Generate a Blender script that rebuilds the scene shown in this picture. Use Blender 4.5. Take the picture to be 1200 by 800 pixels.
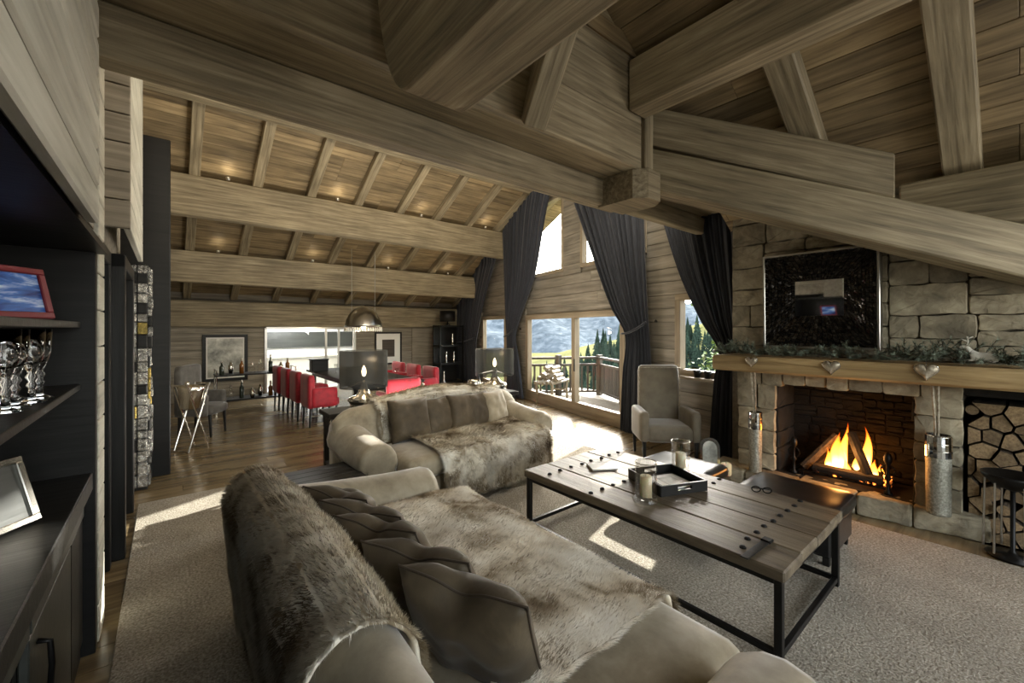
import bpy, bmesh, math, random
import numpy as np
from mathutils import Vector, Matrix, Euler, noise as mnoise
random.seed(11); np.random.seed(11)
PI = math.pi; R = math.radians
S = bpy.context.scene; COL = S.collection
for o in list(bpy.data.objects): bpy.data.objects.remove(o)

# ------------------------------------------------------------------ camera, sky, sun, exposure
AZ = R(39.5)
cd = bpy.data.cameras.new('camera'); cam = bpy.data.objects.new('camera', cd); COL.objects.link(cam)
cam.location = (0, 0, 1.7); cam.rotation_euler = (PI/2, 0, -AZ)
cd.sensor_width = 36; cd.lens = 36*490/1200; cd.shift_y = -15/1200; cd.clip_start = .02; cd.clip_end = 5000
S.camera = cam
vs = S.view_settings
vs.view_transform = 'Standard'; vs.look = 'None'; vs.gamma = 1; vs.use_curve_mapping = False
vs.exposure = 0.72
W = bpy.data.worlds.new('world'); S.world = W; W.use_nodes = True
wn = W.node_tree.nodes; wl = W.node_tree.links; wn.clear()
sky = wn.new('ShaderNodeTexSky'); sky.sky_type = 'NISHITA'; sky.sun_disc = False
sky.sun_elevation = R(30); sky.sun_rotation = R(58); sky.air_density = 1.4; sky.dust_density = 3.0
hsv = wn.new('ShaderNodeHueSaturation'); hsv.inputs['Saturation'].default_value = .45
bgn = wn.new('ShaderNodeBackground'); bgn.inputs[1].default_value = 1.0
wo = wn.new('ShaderNodeOutputWorld')
wl.new(sky.outputs[0], hsv.inputs['Color']); wl.new(hsv.outputs[0], bgn.inputs[0]); wl.new(bgn.outputs[0], wo.inputs[0])
def sun(az, el, e):
    d = bpy.data.lights.new('sun', 'SUN'); d.energy = e; d.angle = R(.6); d.color = (1, .95, .86)
    o = bpy.data.objects.new('sun', d); COL.objects.link(o)
    v = Vector((math.cos(el)*az[0], math.cos(el)*az[1], math.sin(el)))
    o.rotation_euler = v.to_track_quat('Z', 'Y').to_euler(); return o
_a = Vector((.963, .27)).normalized()
sun(_a, R(25.5), 10)
def area(loc, target, sx, sy, e, col):
    d = bpy.data.lights.new('area_light', 'AREA'); d.shape = 'RECTANGLE'; d.size = sx; d.size_y = sy; d.energy = e; d.color = col
    o = bpy.data.objects.new('area_light', d); COL.objects.link(o); o.location = loc
    o.rotation_euler = (Vector(loc)-Vector(target)).to_track_quat('Z', 'Y').to_euler(); return o
# added fill lights, unseen: behind the camera and right of view, standing in for daylight
area((1.8, -3.6, 2.2), (2.2, 3, 1.4), 4.5, 2.4, 30, (1, .98, .93))
area((4.7, -1.9, 1.9), (-.2, 1.4, 2.2), 1.6, 1.6, 40, (1, .98, .95))
# upward fill light added behind the console, out of view, with a made-up housing
area((3.05, 5.75, .12), (3.05, 5.75, 5), 2.2, .8, 95, (1, .95, .86))
# strip fill light added unseen behind the main tie beam to brighten the dining ceiling
area((3.0, 2.95, 4.15), (3.2, 9.0, 3.2), 5.0, .3, 90, (1, .90, .74))

# ------------------------------------------------------------------ materials
def lin(r, g, b):
    f = lambda c: (c/255/12.92) if c/255 <= .04045 else ((c/255+.055)/1.055)**2.4
    return (f(r), f(g), f(b), 1)
MATS = {}
def newmat(name):
    m = bpy.data.materials.new(name); m.use_nodes = True; MATS[name] = m
    nt = m.node_tree; return m, nt.nodes, nt.links, nt.nodes['Principled BSDF']
def grain(name, stops, scale=(1, 1, 1), nscale=1.0, detail=5, rough=.6, bump=.3, metal=0, rand=.25, dist=0.0, patch=.35, sheen=0, spec=.4, patchscale=1.5, bscale=1.0):
    m, N, L, b = newmat(name)
    tc = N.new('ShaderNodeTexCoord'); oi = N.new('ShaderNodeObjectInfo')
    add = N.new('ShaderNodeVectorMath'); add.operation = 'ADD'
    mul = N.new('ShaderNodeVectorMath'); mul.operation = 'SCALE'; mul.inputs[0].default_value = (37, 19, 53); L.new(oi.outputs['Random'], mul.inputs[3])
    L.new(tc.outputs['Object'], add.inputs[0]); L.new(mul.outputs[0], add.inputs[1])
    mp = N.new('ShaderNodeMapping'); mp.inputs['Scale'].default_value = scale; L.new(add.outputs[0], mp.inputs[0])
    n1 = N.new('ShaderNodeTexNoise'); n1.inputs['Scale'].default_value = nscale; n1.inputs['Detail'].default_value = detail; n1.inputs['Roughness'].default_value = .62; n1.inputs['Distortion'].default_value = dist
    L.new(mp.outputs[0], n1.inputs['Vector'])
    rp = N.new('ShaderNodeValToRGB'); els = rp.color_ramp.elements
    while len(els) < len(stops): els.new(.5)
    for e, (p, c) in zip(els, stops): e.position = p; e.color = c
    L.new(n1.outputs['Fac'], rp.inputs[0])
    n2 = N.new('ShaderNodeTexNoise'); n2.inputs['Scale'].default_value = patchscale; n2.inputs['Detail'].default_value = 3; L.new(add.outputs[0], n2.inputs['Vector'])
    mr = N.new('ShaderNodeMapRange'); mr.inputs['From Min'].default_value = .3; mr.inputs['From Max'].default_value = .7; mr.inputs['To Min'].default_value = 1-patch; mr.inputs['To Max'].default_value = 1+patch; L.new(n2.outputs['Fac'], mr.inputs[0])
    mr2 = N.new('ShaderNodeMapRange'); mr2.inputs['To Min'].default_value = 1-rand; mr2.inputs['To Max'].default_value = 1+rand; L.new(oi.outputs['Random'], mr2.inputs[0])
    mm = N.new('ShaderNodeMath'); mm.operation = 'MULTIPLY'; L.new(mr.outputs[0], mm.inputs[0]); L.new(mr2.outputs[0], mm.inputs[1])
    mx = N.new('ShaderNodeVectorMath'); mx.operation = 'SCALE'; L.new(rp.outputs[0], mx.inputs[0]); L.new(mm.outputs[0], mx.inputs[3])
    L.new(mx.outputs[0], b.inputs['Base Color'])
    b.inputs['Roughness'].default_value = rough; b.inputs['Metallic'].default_value = metal; b.inputs['Specular IOR Level'].default_value = spec
    if sheen: b.inputs['Sheen Weight'].default_value = sheen; b.inputs['Sheen Roughness'].default_value = .4
    if bump:
        bp = N.new('ShaderNodeBump'); bp.inputs['Strength'].default_value = bump; bp.inputs['Distance'].default_value = .01*bscale
        L.new(n1.outputs['Fac'], bp.inputs['Height']); L.new(bp.outputs[0], b.inputs['Normal'])
    return m
def plain(name, col, rough=.5, metal=0, spec=.5, **k):
    m, N, L, b = newmat(name); b.inputs['Base Color'].default_value = col; b.inputs['Roughness'].default_value = rough; b.inputs['Metallic'].default_value = metal; b.inputs['Specular IOR Level'].default_value = spec
    for a, v in k.items(): b.inputs[a.replace('_', ' ')].default_value = v
    return m
def emit(name, col, st):
    m, N, L, b = newmat(name); b.inputs['Base Color'].default_value = (0, 0, 0, 1); b.inputs['Emission Color'].default_value = col; b.inputs['Emission Strength'].default_value = st; return m
def thin(name, tint, gl=.07, rough=.02, fk=.6):
    m, N, L, b = newmat(name); N.remove(b)
    t = N.new('ShaderNodeBsdfTransparent'); t.inputs[0].default_value = tint
    g = N.new('ShaderNodeBsdfGlossy'); g.inputs['Roughness'].default_value = rough
    lw = N.new('ShaderNodeLayerWeight'); lw.inputs[0].default_value = .25
    ad = N.new('ShaderNodeMath'); ad.operation = 'MULTIPLY_ADD'; ad.inputs[1].default_value = fk; ad.inputs[2].default_value = gl; L.new(lw.outputs['Fresnel'], ad.inputs[0])
    mx = N.new('ShaderNodeMixShader'); L.new(ad.outputs[0], mx.inputs[0]); L.new(t.outputs[0], mx.inputs[1]); L.new(g.outputs[0], mx.inputs[2])
    L.new(mx.outputs[0], N['Material Output'].inputs[0]); return m

WS = (.9, 13, 13)
M_beam = grain('beam_wood', [(.25, lin(84, 75, 58)), (.42, lin(128, 116, 92)), (.55, lin(150, 137, 110)), (.75, lin(182, 169, 142))], (1.0, 20, 20), 1.3, 9, .62, .6, rand=.10, dist=.35, patch=.22)
M_plank = grain('ceiling_wood', [(.25, lin(82, 69, 50)), (.45, lin(128, 111, 82)), (.6, lin(150, 131, 98)), (.78, lin(176, 156, 122))], (1, 18, 18), 1.1, 8, .65, .3, rand=.22, dist=.4, patch=.3)
M_wallw = grain('wall_wood', [(.25, lin(96, 90, 78)), (.5, lin(134, 126, 111)), (.78, lin(162, 154, 139))], (1, 18, 18), 1.1, 6, .6, .25, rand=.1, dist=.4, patch=.15)
M_white = grain('limed_wood', [(.25, lin(150, 148, 136)), (.5, lin(190, 188, 174)), (.78, lin(214, 212, 200))], WS, 1.4, 6, .5, .25, rand=.06, dist=.3, patch=.1)
M_frame = grain('window_wood', [(.3, lin(126, 112, 90)), (.7, lin(166, 152, 128))], WS, 1.3, 5, .45, .15, rand=.05, patch=.1)
M_floor = grain('floor_oak', [(.25, lin(72, 60, 42)), (.5, lin(120, 104, 76)), (.78, lin(152, 134, 102))], (.7, 9, 9), 1.1, 6, .24, .15, rand=.22, dist=.4, patch=.2, spec=.6)
M_deck = grain('deck_wood', [(.3, lin(150, 142, 130)), (.7, lin(196, 190, 178))], WS, 1.2, 5, .7, .3, rand=.12, patch=.15)
M_rail = grain('rail_wood', [(.3, lin(58, 52, 46)), (.7, lin(92, 84, 74))], WS, 1.2, 5, .7, .3, rand=.12, patch=.15)
M_black = grain('black_wood', [(.3, lin(15, 15, 14)), (.7, lin(28, 27, 25))], WS, 1.4, 5, .42, .25, rand=.08, patch=.12, spec=.3)
M_greyd = grain('grey_lacquer', [(.3, lin(52, 54, 50)), (.7, lin(66, 68, 64))], WS, 1.2, 4, .38, .15, rand=.03, patch=.06)
M_stone = grain('stone', [(.2, lin(100, 92, 76)), (.5, lin(146, 136, 114)), (.8, lin(182, 172, 146))], (1, 1, 1), 9, 9, .85, .9, rand=.2, dist=.5, patch=.28, patchscale=3.5, bscale=2.2)
M_mortar = grain('mortar', [(.3, lin(84, 77, 66)), (.7, lin(116, 108, 94))], (1, 1, 1), 22, 6, .95, .7, rand=0, patch=.2)
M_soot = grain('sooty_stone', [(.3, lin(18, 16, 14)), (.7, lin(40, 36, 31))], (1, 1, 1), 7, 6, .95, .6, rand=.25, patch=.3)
M_rug = grain('rug_pile', [(.3, lin(116, 108, 95)), (.5, lin(168, 160, 145)), (.7, lin(208, 201, 187))], (1, 1, 1), 75, 5, .95, 1.0, rand=0, patch=.12, spec=.1, patchscale=2.5, bscale=1.8)
M_velv = grain('taupe_velvet', [(.3, lin(122, 111, 92)), (.5, lin(150, 139, 117)), (.7, lin(172, 161, 139))], (1, 1, 1), 5, 7, .6, .12, rand=.02, dist=.3, patch=.10, sheen=.5, spec=.25)
M_velvd = grain('brown_velvet', [(.3, lin(66, 57, 44)), (.55, lin(82, 72, 56)), (.75, lin(104, 92, 73))], (1, 1, 1), 6, 6, .6, .2, rand=.06, dist=.3, patch=.12, sheen=.12, spec=.25)
M_fur = grain('fur', [(.27, lin(82, 68, 52)), (.39, lin(152, 137, 112)), (.48, lin(220, 211, 192)), (.62, lin(246, 242, 230))], (1.0, 1, 1), 4.2, 6, .75, 0, rand=.0, dist=.25, patch=.25, spec=.2, patchscale=2.3)
M_red = grain('red_velvet', [(.3, lin(122, 14, 28)), (.7, lin(168, 24, 42))], (1, 1, 1), 9, 4, .6, .1, rand=.06, patch=.12, sheen=.35)
M_grey = grain('grey_felt', [(.3, lin(70, 68, 64)), (.7, lin(98, 95, 90))], (1, 1, 1), 9, 4, .7, .1, rand=.04, patch=.12, sheen=.3)
M_curt = grain('curtain_linen', [(.3, lin(34, 36, 42)), (.7, lin(50, 53, 60))], (20, 20, 2), 2, 4, .8, .15, rand=.05, patch=.12, sheen=.25)
M_table = grain('old_plank', [(.22, lin(56, 47, 36)), (.5, lin(98, 87, 70)), (.8, lin(130, 118, 98))], (11, .9, 11), 1.2, 8, .5, .6, rand=.1, dist=.6, patch=.22)
M_metal = plain('black_steel', lin(34, 33, 32), .42, .7)
M_silver = plain('polished_silver', lin(205, 200, 190), .16, 1)
M_chrome = plain('brushed_chrome', lin(190, 188, 182), .28, 1)
M_leather = grain('black_leather', [(.3, lin(16, 16, 17)), (.7, lin(26, 26, 27))], (1, 1, 1), 45, 4, .28, .1, rand=0, patch=.1, spec=.6)
M_glass = plain('clear_glass', (1, 1, 1, 1), .02, 0, .5, Transmission_Weight=1.0, IOR=1.45)
M_pane = thin('window_pane', (.96, .97, .97, 1), .004, .02, .02)
M_smoke = thin('smoked_glass', (.34, .35, .36, 1), .10, .12)
def smoke():
    m = thin('smoked_shade', (.5, .5, .5, 1), .05, .25); N = m.node_tree.nodes; L = m.node_tree.links; old = N['Material Output'].inputs[0].links[0].from_socket
    df = N.new('ShaderNodeBsdfDiffuse'); df.inputs[0].default_value = lin(58, 60, 60); mx = N.new('ShaderNodeMixShader'); mx.inputs[0].default_value = .62
    L.new(old, mx.inputs[1]); L.new(df.outputs[0], mx.inputs[2]); L.new(mx.outputs[0], N['Material Output'].inputs[0]); return m
M_smoke = smoke()
M_jar = thin('thin_glass', (.97, .97, .96, 1), .03, .02, .3)
M_mirror = plain('mirror', lin(225, 228, 228), .03, 1)
M_wax = plain('candle_wax', lin(226, 214, 176), .5, 0, .4, Subsurface_Weight=.3)
M_paper = plain('white_card', lin(232, 230, 224), .6)
M_tile = grain('mosaic_tile', [(.3, lin(16, 15, 14)), (.7, lin(64, 60, 56))], (1, 1, 1), 25, 3, .12, .3, metal=.85, rand=.2, patch=.5, patchscale=18)
M_mica = grain('mica', [(.25, lin(50, 50, 48)), (.5, lin(150, 150, 146)), (.75, lin(225, 225, 220))], (1, 1, 1), 22, 6, .22, 1.0, metal=.75, rand=.5, dist=1, patch=.4, patchscale=9, bscale=2)
M_goldm = grain('gold_mica', [(.3, lin(90, 78, 40)), (.7, lin(190, 168, 96))], (1, 1, 1), 22, 6, .25, 1.0, metal=.75, rand=.2, patch=.3)
M_bark = grain('bark', [(.3, lin(52, 42, 32)), (.7, lin(96, 80, 62))], (1, 1, 1), 30, 6, .9, 1.0, rand=.2, patch=.3)
M_cut = grain('cut_wood', [(.3, lin(104, 84, 60)), (.7, lin(158, 134, 100))], (1, 6, 6), 9, 6, .8, .5, rand=.3, patch=.25, patchscale=5)
M_char = grain('charred_log', [(.3, lin(14, 12, 10)), (.7, lin(52, 42, 34))], (1, 8, 8), 6, 6, .9, .8, rand=.2, patch=.3)
M_pine = grain('pine_needle', [(.3, lin(70, 80, 66)), (.7, lin(136, 146, 128))], (1, 1, 1), 30, 3, .7, 0, rand=.1, patch=.3, patchscale=12)
M_ceram = plain('white_ceramic', lin(222, 218, 206), .3)
M_heart = grain('antique_metal', [(.3, lin(120, 108, 90)), (.7, lin(190, 180, 160))], (1, 1, 1), 30, 5, .4, .6, metal=.5, rand=.1, patch=.2)
M_vase = grain('hammered_silver', [(.3, lin(120, 118, 106)), (.7, lin(188, 186, 172))], (1, 1, 1), 60, 4, .45, 1.0, metal=.55, rand=.05, patch=.15, bscale=.6)
M_photo = grain('mountain_photo', [(.38, lin(20, 46, 110)), (.5, lin(60, 110, 190)), (.6, lin(210, 226, 244))], (1, 3, 5), 2.6, 5, .3, 0, rand=0, dist=.6, patch=.1)
M_print = grain('grey_print', [(.3, lin(86, 86, 80)), (.5, lin(168, 168, 158)), (.68, lin(222, 222, 214))], (1, 1, 1), 3.2, 6, .35, 0, rand=.1, dist=.3, patch=.2)
M_grass = grain('meadow', [(.3, lin(84, 84, 54)), (.7, lin(112, 110, 74))], (1, 1, 1), .05, 6, .95, 0, rand=0, patch=.2, patchscale=.03, spec=0)
M_hazed_forest = grain('hazed_forest', [(.35, lin(66, 73, 78)), (.5, lin(82, 89, 94)), (.68, lin(104, 110, 114))], (1, 1, .35), .06, 9, .95, 0, rand=0, patch=.12, patchscale=.006, spec=0)  # pale grey-blue base colour paints distance haze onto the forest
M_conif = grain('conifer', [(.3, lin(30, 40, 34)), (.7, lin(52, 64, 52))], (1, 1, 1), 1.5, 4, .95, 0, rand=.3, patch=.3, spec=0)
M_leaf = grain('leaf', [(.3, lin(58, 82, 40)), (.7, lin(130, 152, 84))], (1, 1, 1), 5, 3, .7, 0, rand=.1, patch=.3)
M_bulb = emit('lamp_flame', (1, .78, .42, 1), 14)
M_lens = emit('spot_lens', (1, .9, .72, 1), 12)
M_kitch = plain('white_paint', lin(232, 232, 228), .6)
M_bottle = plain('green_glass', lin(40, 48, 38), .08, 0, .6)
M_amber = plain('amber_liquor', lin(120, 74, 30), .08, 0, .6)

# ------------------------------------------------------------------ helpers
def link(name, me, mat=None, parent=None, smooth=False):
    o = bpy.data.objects.new(name, me); COL.objects.link(o)
    if mat is not None:
        for m in (mat if isinstance(mat, (list, tuple)) else [mat]):
            if len(me.materials) < (len(mat) if isinstance(mat, (list, tuple)) else 1): me.materials.append(m)
    if parent is not None: o.parent = parent
    if smooth: me.polygons.foreach_set('use_smooth', [True]*len(me.polygons))
    return o
def tag(o, label=None, cat=None, group=None, kind=None):
    if label: o['label'] = label
    if cat: o['category'] = cat
    if group: o['group'] = group
    if kind: o['kind'] = kind
    return o
def empty(name, loc=(0, 0, 0), rz=0.0, label=None, cat=None, group=None, kind=None):
    o = bpy.data.objects.new(name, None); COL.objects.link(o); o.empty_display_size = .1
    o.location = loc; o.rotation_euler = (0, 0, rz); return tag(o, label, cat, group, kind)
def struct(name, label): return empty(name, label=label, kind='structure')
def copy_tree(o, parent=None):
    c = o.copy(); COL.objects.link(c); c.parent = parent
    for ch in list(o.children): copy_tree(ch, c)
    return c
class MB:
    def __init__(s): s.v = []; s.f = []; s.mi = []
    def add(s, vs, fs, mi=0):
        k = len(s.v); s.v += [tuple(v) for v in vs]; s.f += [tuple(i+k for i in f) for f in fs]; s.mi += [mi]*len(fs); return s
    def box(s, x0, x1, y0, y1, z0, z1, b=0.0, mi=0):
        vs, fs = bevbox(x1-x0, y1-y0, z1-z0, b); c = ((x0+x1)/2, (y0+y1)/2, (z0+z1)/2)
        return s.add([(v[0]+c[0], v[1]+c[1], v[2]+c[2]) for v in vs], fs, mi)
    def bar(s, p0, p1, w, h=None, up=(0, 0, 1), b=0.0, mi=0):
        h = h or w; p0 = Vector(p0); p1 = Vector(p1); M = frame(p0, p1, up); vs, fs = bevbox((p1-p0).length, w, h, b)
        return s.add([M @ Vector(v) for v in vs], fs, mi)
    def tube(s, pts, r, n=8, mi=0, cap=True):
        pts = [Vector(p) for p in pts]; rs = r if isinstance(r, (list, tuple)) else [r]*len(pts); rings = []
        ref = Vector((.13, .27, .95))
        for i, p in enumerate(pts):
            t = (pts[min(i+1, len(pts)-1)]-pts[max(i-1, 0)]).normalized()
            a = t.cross(ref)
            if a.length < .05: a = t.cross(Vector((1, 0, 0)))
            a.normalize(); c = t.cross(a)
            rings.append([p+(a*math.cos(2*PI*j/n)+c*math.sin(2*PI*j/n))*rs[i] for j in range(n)])
        return s.loft(rings, cap, mi)
    def loft(s, rings, cap=True, mi=0, closed=True):
        n = len(rings[0]); vs = [p for r in rings for p in r]; fs = []
        for i in range(len(rings)-1):
            for j in range(n if closed else n-1):
                k = (j+1) % n; fs.append((i*n+j, i*n+k, (i+1)*n+k, (i+1)*n+j))
        if cap: fs.append(tuple(range(n))[::-1]); fs.append(tuple((len(rings)-1)*n+j for j in range(n)))
        return s.add(vs, fs, mi)
    def lathe(s, prof, n=16, c=(0, 0, 0), mi=0):
        rings = [[(c[0]+r*math.cos(2*PI*j/n), c[1]+r*math.sin(2*PI*j/n), c[2]+z) for j in range(n)] for r, z in prof]
        return s.loft(rings, True, mi)
    def prism(s, poly, z0, z1, mi=0):
        n = len(poly); vs = [(x, y, z0) for x, y in poly]+[(x, y, z1) for x, y in poly]
        fs = [tuple(range(n))[::-1], tuple(range(n, 2*n))]+[(i, (i+1) % n, n+(i+1) % n, n+i) for i in range(n)]
        return s.add(vs, fs, mi)
    def mesh(s, name='mesh'):
        me = bpy.data.meshes.new(name); me.from_pydata(s.v, [], s.f)
        if any(s.mi): me.polygons.foreach_set('material_index', s.mi)
        bm = bmesh.new(); bm.from_mesh(me); bmesh.ops.recalc_face_normals(bm, faces=bm.faces); bm.to_mesh(me); bm.free()
        return me
    def build(s, name, mat, parent=None, smooth=False, loc=None):
        o = link(name, s.mesh(name), mat, parent, smooth)
        if loc: o.location = loc
        return o
_bb = {}
def bevbox(lx, ly, lz, b=0.0):
    x, y, z = lx/2, ly/2, lz/2
    if b <= 0:
        v = [(sx*x, sy*y, sz*z) for sz in (-1, 1) for sy in (-1, 1) for sx in (-1, 1)]
        return v, [(0, 2, 3, 1), (4, 5, 7, 6), (0, 1, 5, 4), (2, 6, 7, 3), (0, 4, 6, 2), (1, 3, 7, 5)]
    b = min(b, x*.45, y*.45, z*.45); key = (round(lx, 4), round(ly, 4), round(lz, 4), round(b, 4))
    if key in _bb: return _bb[key]
    bm = bmesh.new(); bmesh.ops.create_cube(bm, size=1)
    for v in bm.verts: v.co = Vector((v.co.x*lx, v.co.y*ly, v.co.z*lz))
    bmesh.ops.bevel(bm, geom=list(bm.edges), offset=b, segments=1, affect='EDGES', profile=.5)
    bm.verts.index_update(); r = ([tuple(v.co) for v in bm.verts], [tuple(v.index for v in f.verts) for f in bm.faces]); bm.free()
    _bb[key] = r; return r
def frame(p0, p1, up=(0, 0, 1)):
    p0 = Vector(p0); p1 = Vector(p1); x = (p1-p0).normalized(); u = Vector(up); y = u.cross(x)
    if y.length < 1e-4: y = Vector((0, 1, 0)).cross(x)
    y.normalize(); z = x.cross(y); M = Matrix((x, y, z)).transposed().to_4x4(); M.translation = (p0+p1)/2; return M
_bm = {}
def board(name, p0, p1, w, h, mat, parent=None, up=(0, 0, 1), b=.006):
    """A timber whose local X axis runs along its length; width w is horizontal, h along up."""
    p0 = Vector(p0); p1 = Vector(p1); L = (p1-p0).length; key = (round(L, 3), round(w, 3), round(h, 3), b, mat.name)
    if key not in _bm:
        vs, fs = bevbox(L, w, h, b); me = bpy.data.meshes.new(name); me.from_pydata(vs, [], fs); me.materials.append(mat); _bm[key] = me
    o = bpy.data.objects.new(name, _bm[key]); COL.objects.link(o); o.matrix_world = frame(p0, p1, up)
    if parent is not None: o.parent = parent
    return o
def subd(o, n=1):
    m = o.modifiers.new('subd', 'SUBSURF'); m.levels = n; m.render_levels = n; return o
def grid(name, P, ns, nt, mat, parent=None, thick=0.0, smooth=True):
    vs = [P(i/ns, j/nt) for j in range(nt+1) for i in range(ns+1)]
    fs = [(j*(ns+1)+i, j*(ns+1)+i+1, (j+1)*(ns+1)+i+1, (j+1)*(ns+1)+i) for j in range(nt) for i in range(ns)]
    me = bpy.data.meshes.new(name); me.from_pydata([tuple(v) for v in vs], [], fs); o = link(name, me, mat, parent, smooth)
    if thick:
        m = o.modifiers.new('solid', 'SOLIDIFY'); m.thickness = thick; m.offset = -1
    return o
def fur(name, P, n, length, mat, parent, flow=.8, width=.0022, side=1, lim=None):
    """Single-triangle hairs grown off the sheet P(s, t), combed along +t."""
    rs = np.random.rand(n, 2); e = 1e-3; V = np.zeros((n*3, 3)); NV = np.zeros((n*3, 3)); NV[:, 2] = 1
    for i in range(n):
        s, t = rs[i]; s = .002+s*.996; t = .002+t*.996
        p = Vector(P(s, t)); ds = Vector(P(min(1, s+e), t))-p; dt = Vector(P(s, min(1, t+e)))-p
        if dt.length < 1e-9 or ds.length < 1e-9: continue
        nn = ds.cross(dt).normalized()*side; dt.normalize(); ds.normalize()
        l = length*(.6+.8*random.random()); ed = 0
        if i % 7 == 0:      # fringe: longer hair leaving the side edges
            sd_ = 1 if i % 14 == 0 else -1; s = .998 if sd_ > 0 else .002; p = Vector(P(s, t)); ed = sd_; l *= 1.7
        d = (nn*(.35+.5*random.random())+dt*flow*(.5+random.random())+ds*random.uniform(-.5, .5)+ds*ed*1.6).normalized()
        w = (ds*random.uniform(-1, 1)+nn*random.uniform(-.3, .3)+dt*random.uniform(-.5, .5)).normalized()*width
        w = -w if (w*2).cross(d*l+w).dot(nn) < 0 else w; nv = (nn*1.0+d*.35).normalized(); NV[3*i:3*i+3] = nv; V[3*i] = p-w; V[3*i+1] = p+w; V[3*i+2] = p+d*l
    me = bpy.data.meshes.new(name); me.from_pydata(V.tolist(), [], [(3*i, 3*i+1, 3*i+2) for i in range(n)])
    me.polygons.foreach_set('use_smooth', [True]*n); me.normals_split_custom_set_from_vertices(NV.tolist())
    o = link(name, me, mat, parent); tag(o, kind='stuff'); return o
def lerp(a, b, t): return a+(b-a)*t
def interp(keys, x):
    if x <= keys[0][0]: return keys[0][1:]
    for a, b in zip(keys, keys[1:]):
        if x <= b[0]:
            k = keys.index(a); p_ = keys[max(0, k-1)]; n_ = keys[min(len(keys)-1, k+2)]; t = (x-a[0])/(b[0]-a[0]); out = []
            for c in range(1, len(a)):
                h = b[0]-a[0]; m0 = (b[c]-p_[c])/(b[0]-p_[0])*h; m1 = (n_[c]-a[c])/(n_[0]-a[0])*h
                out.append((2*t**3-3*t**2+1)*a[c]+(t**3-2*t**2+t)*m0+(3*t**2-2*t**3)*b[c]+(t**3-t**2)*m1)
            return tuple(out)
    return keys[-1][1:]

# ------------------------------------------------------------------ floor
fl = struct('floor', 'dark oak plank floor of the living and dining room')
mb = MB().box(-1.2, 8.2, -4.2, 12.6, -.2, -.03); mb.build('subfloor', M_mortar, fl)
y = 1.6; r0 = random.Random(3)
while y < 12.3:
    w = .19; xe = min(8.0, 5.0+.224*(y+w)+.3); x = -.75 - r0.random()*1.5
    while x < xe-.01:
        l = r0.choice([1.8, 2.4, 3.0]); a = max(x, -.75); bnd = min(x+l, xe)
        if bnd-a > .05: board('plank', (a+.0015, y+w/2, -.014), (bnd-.0015, y+w/2, -.014), w-.003, .028, M_floor, fl, b=.002)
        x += l
    y += w
mb = MB().box(-.75, 6.0, -4.0, 1.6, -.03, 0); mb.build('floor_field', M_floor, fl)
# ------------------------------------------------------------------ window wall (gable wall to the terrace)
WD = Vector((.2186, .9758, 0)); WNn = Vector((-.9758, .2186, 0))      # along, into the room
def wp(Y, off, z): # point on window wall at world Y, off metres into the room
    p = Vector((5.01+.224*Y, Y, z)); return p+WNn*off
def roofz(Y): return 2.54+.52*(12.2-Y) if Y > 5.7 else 5.92-.52*(5.7-Y)
OPEN = [(4.24, 7.63, -.1, 2.03), (6.04, 7.95, 2.9, 4.55), (3.75, 5.46, 2.9, 4.35), (2.3, 3.2, 1.03, 2.2), (8.7, 10.3, .12, 2.06)]
ww = struct('wall_window', 'grey weathered plank gable wall with the terrace windows')
z = 0.0
while z < 5.7:
    h = .2; a, bb = 2.0, 12.35
    ya = 5.7-(5.92-(z+h))/.52 if z+h > 4.0 else a; yb = 12.2-(z+h-2.54)/.52 if z+h > 2.54 else bb
    a = max(a, ya); bb = min(bb, yb); cuts = [(a, bb)]
    for (o0, o1, oz0, oz1) in OPEN:
        if z+h > oz0+.02 and z < oz1-.02:
            nc = []
            for (c0, c1) in cuts:
                if o1 <= c0 or o0 >= c1: nc.append((c0, c1)); continue
                if o0 > c0: nc.append((c0, o0))
                if o1 < c1: nc.append((o1, c1))
            cuts = nc
    for (c0, c1) in cuts:
        while c1-c0 > .03:
            e = c1 if c1-c0 < 3.6 else c0+r0.uniform(2.2, 3.2)
            board('plank', wp(c0+.001, -.02, z+h/2), wp(e-.001, -.02, z+h/2), .04, h-.006, M_wallw, ww, b=.005); c0 = e
    z += h
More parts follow.
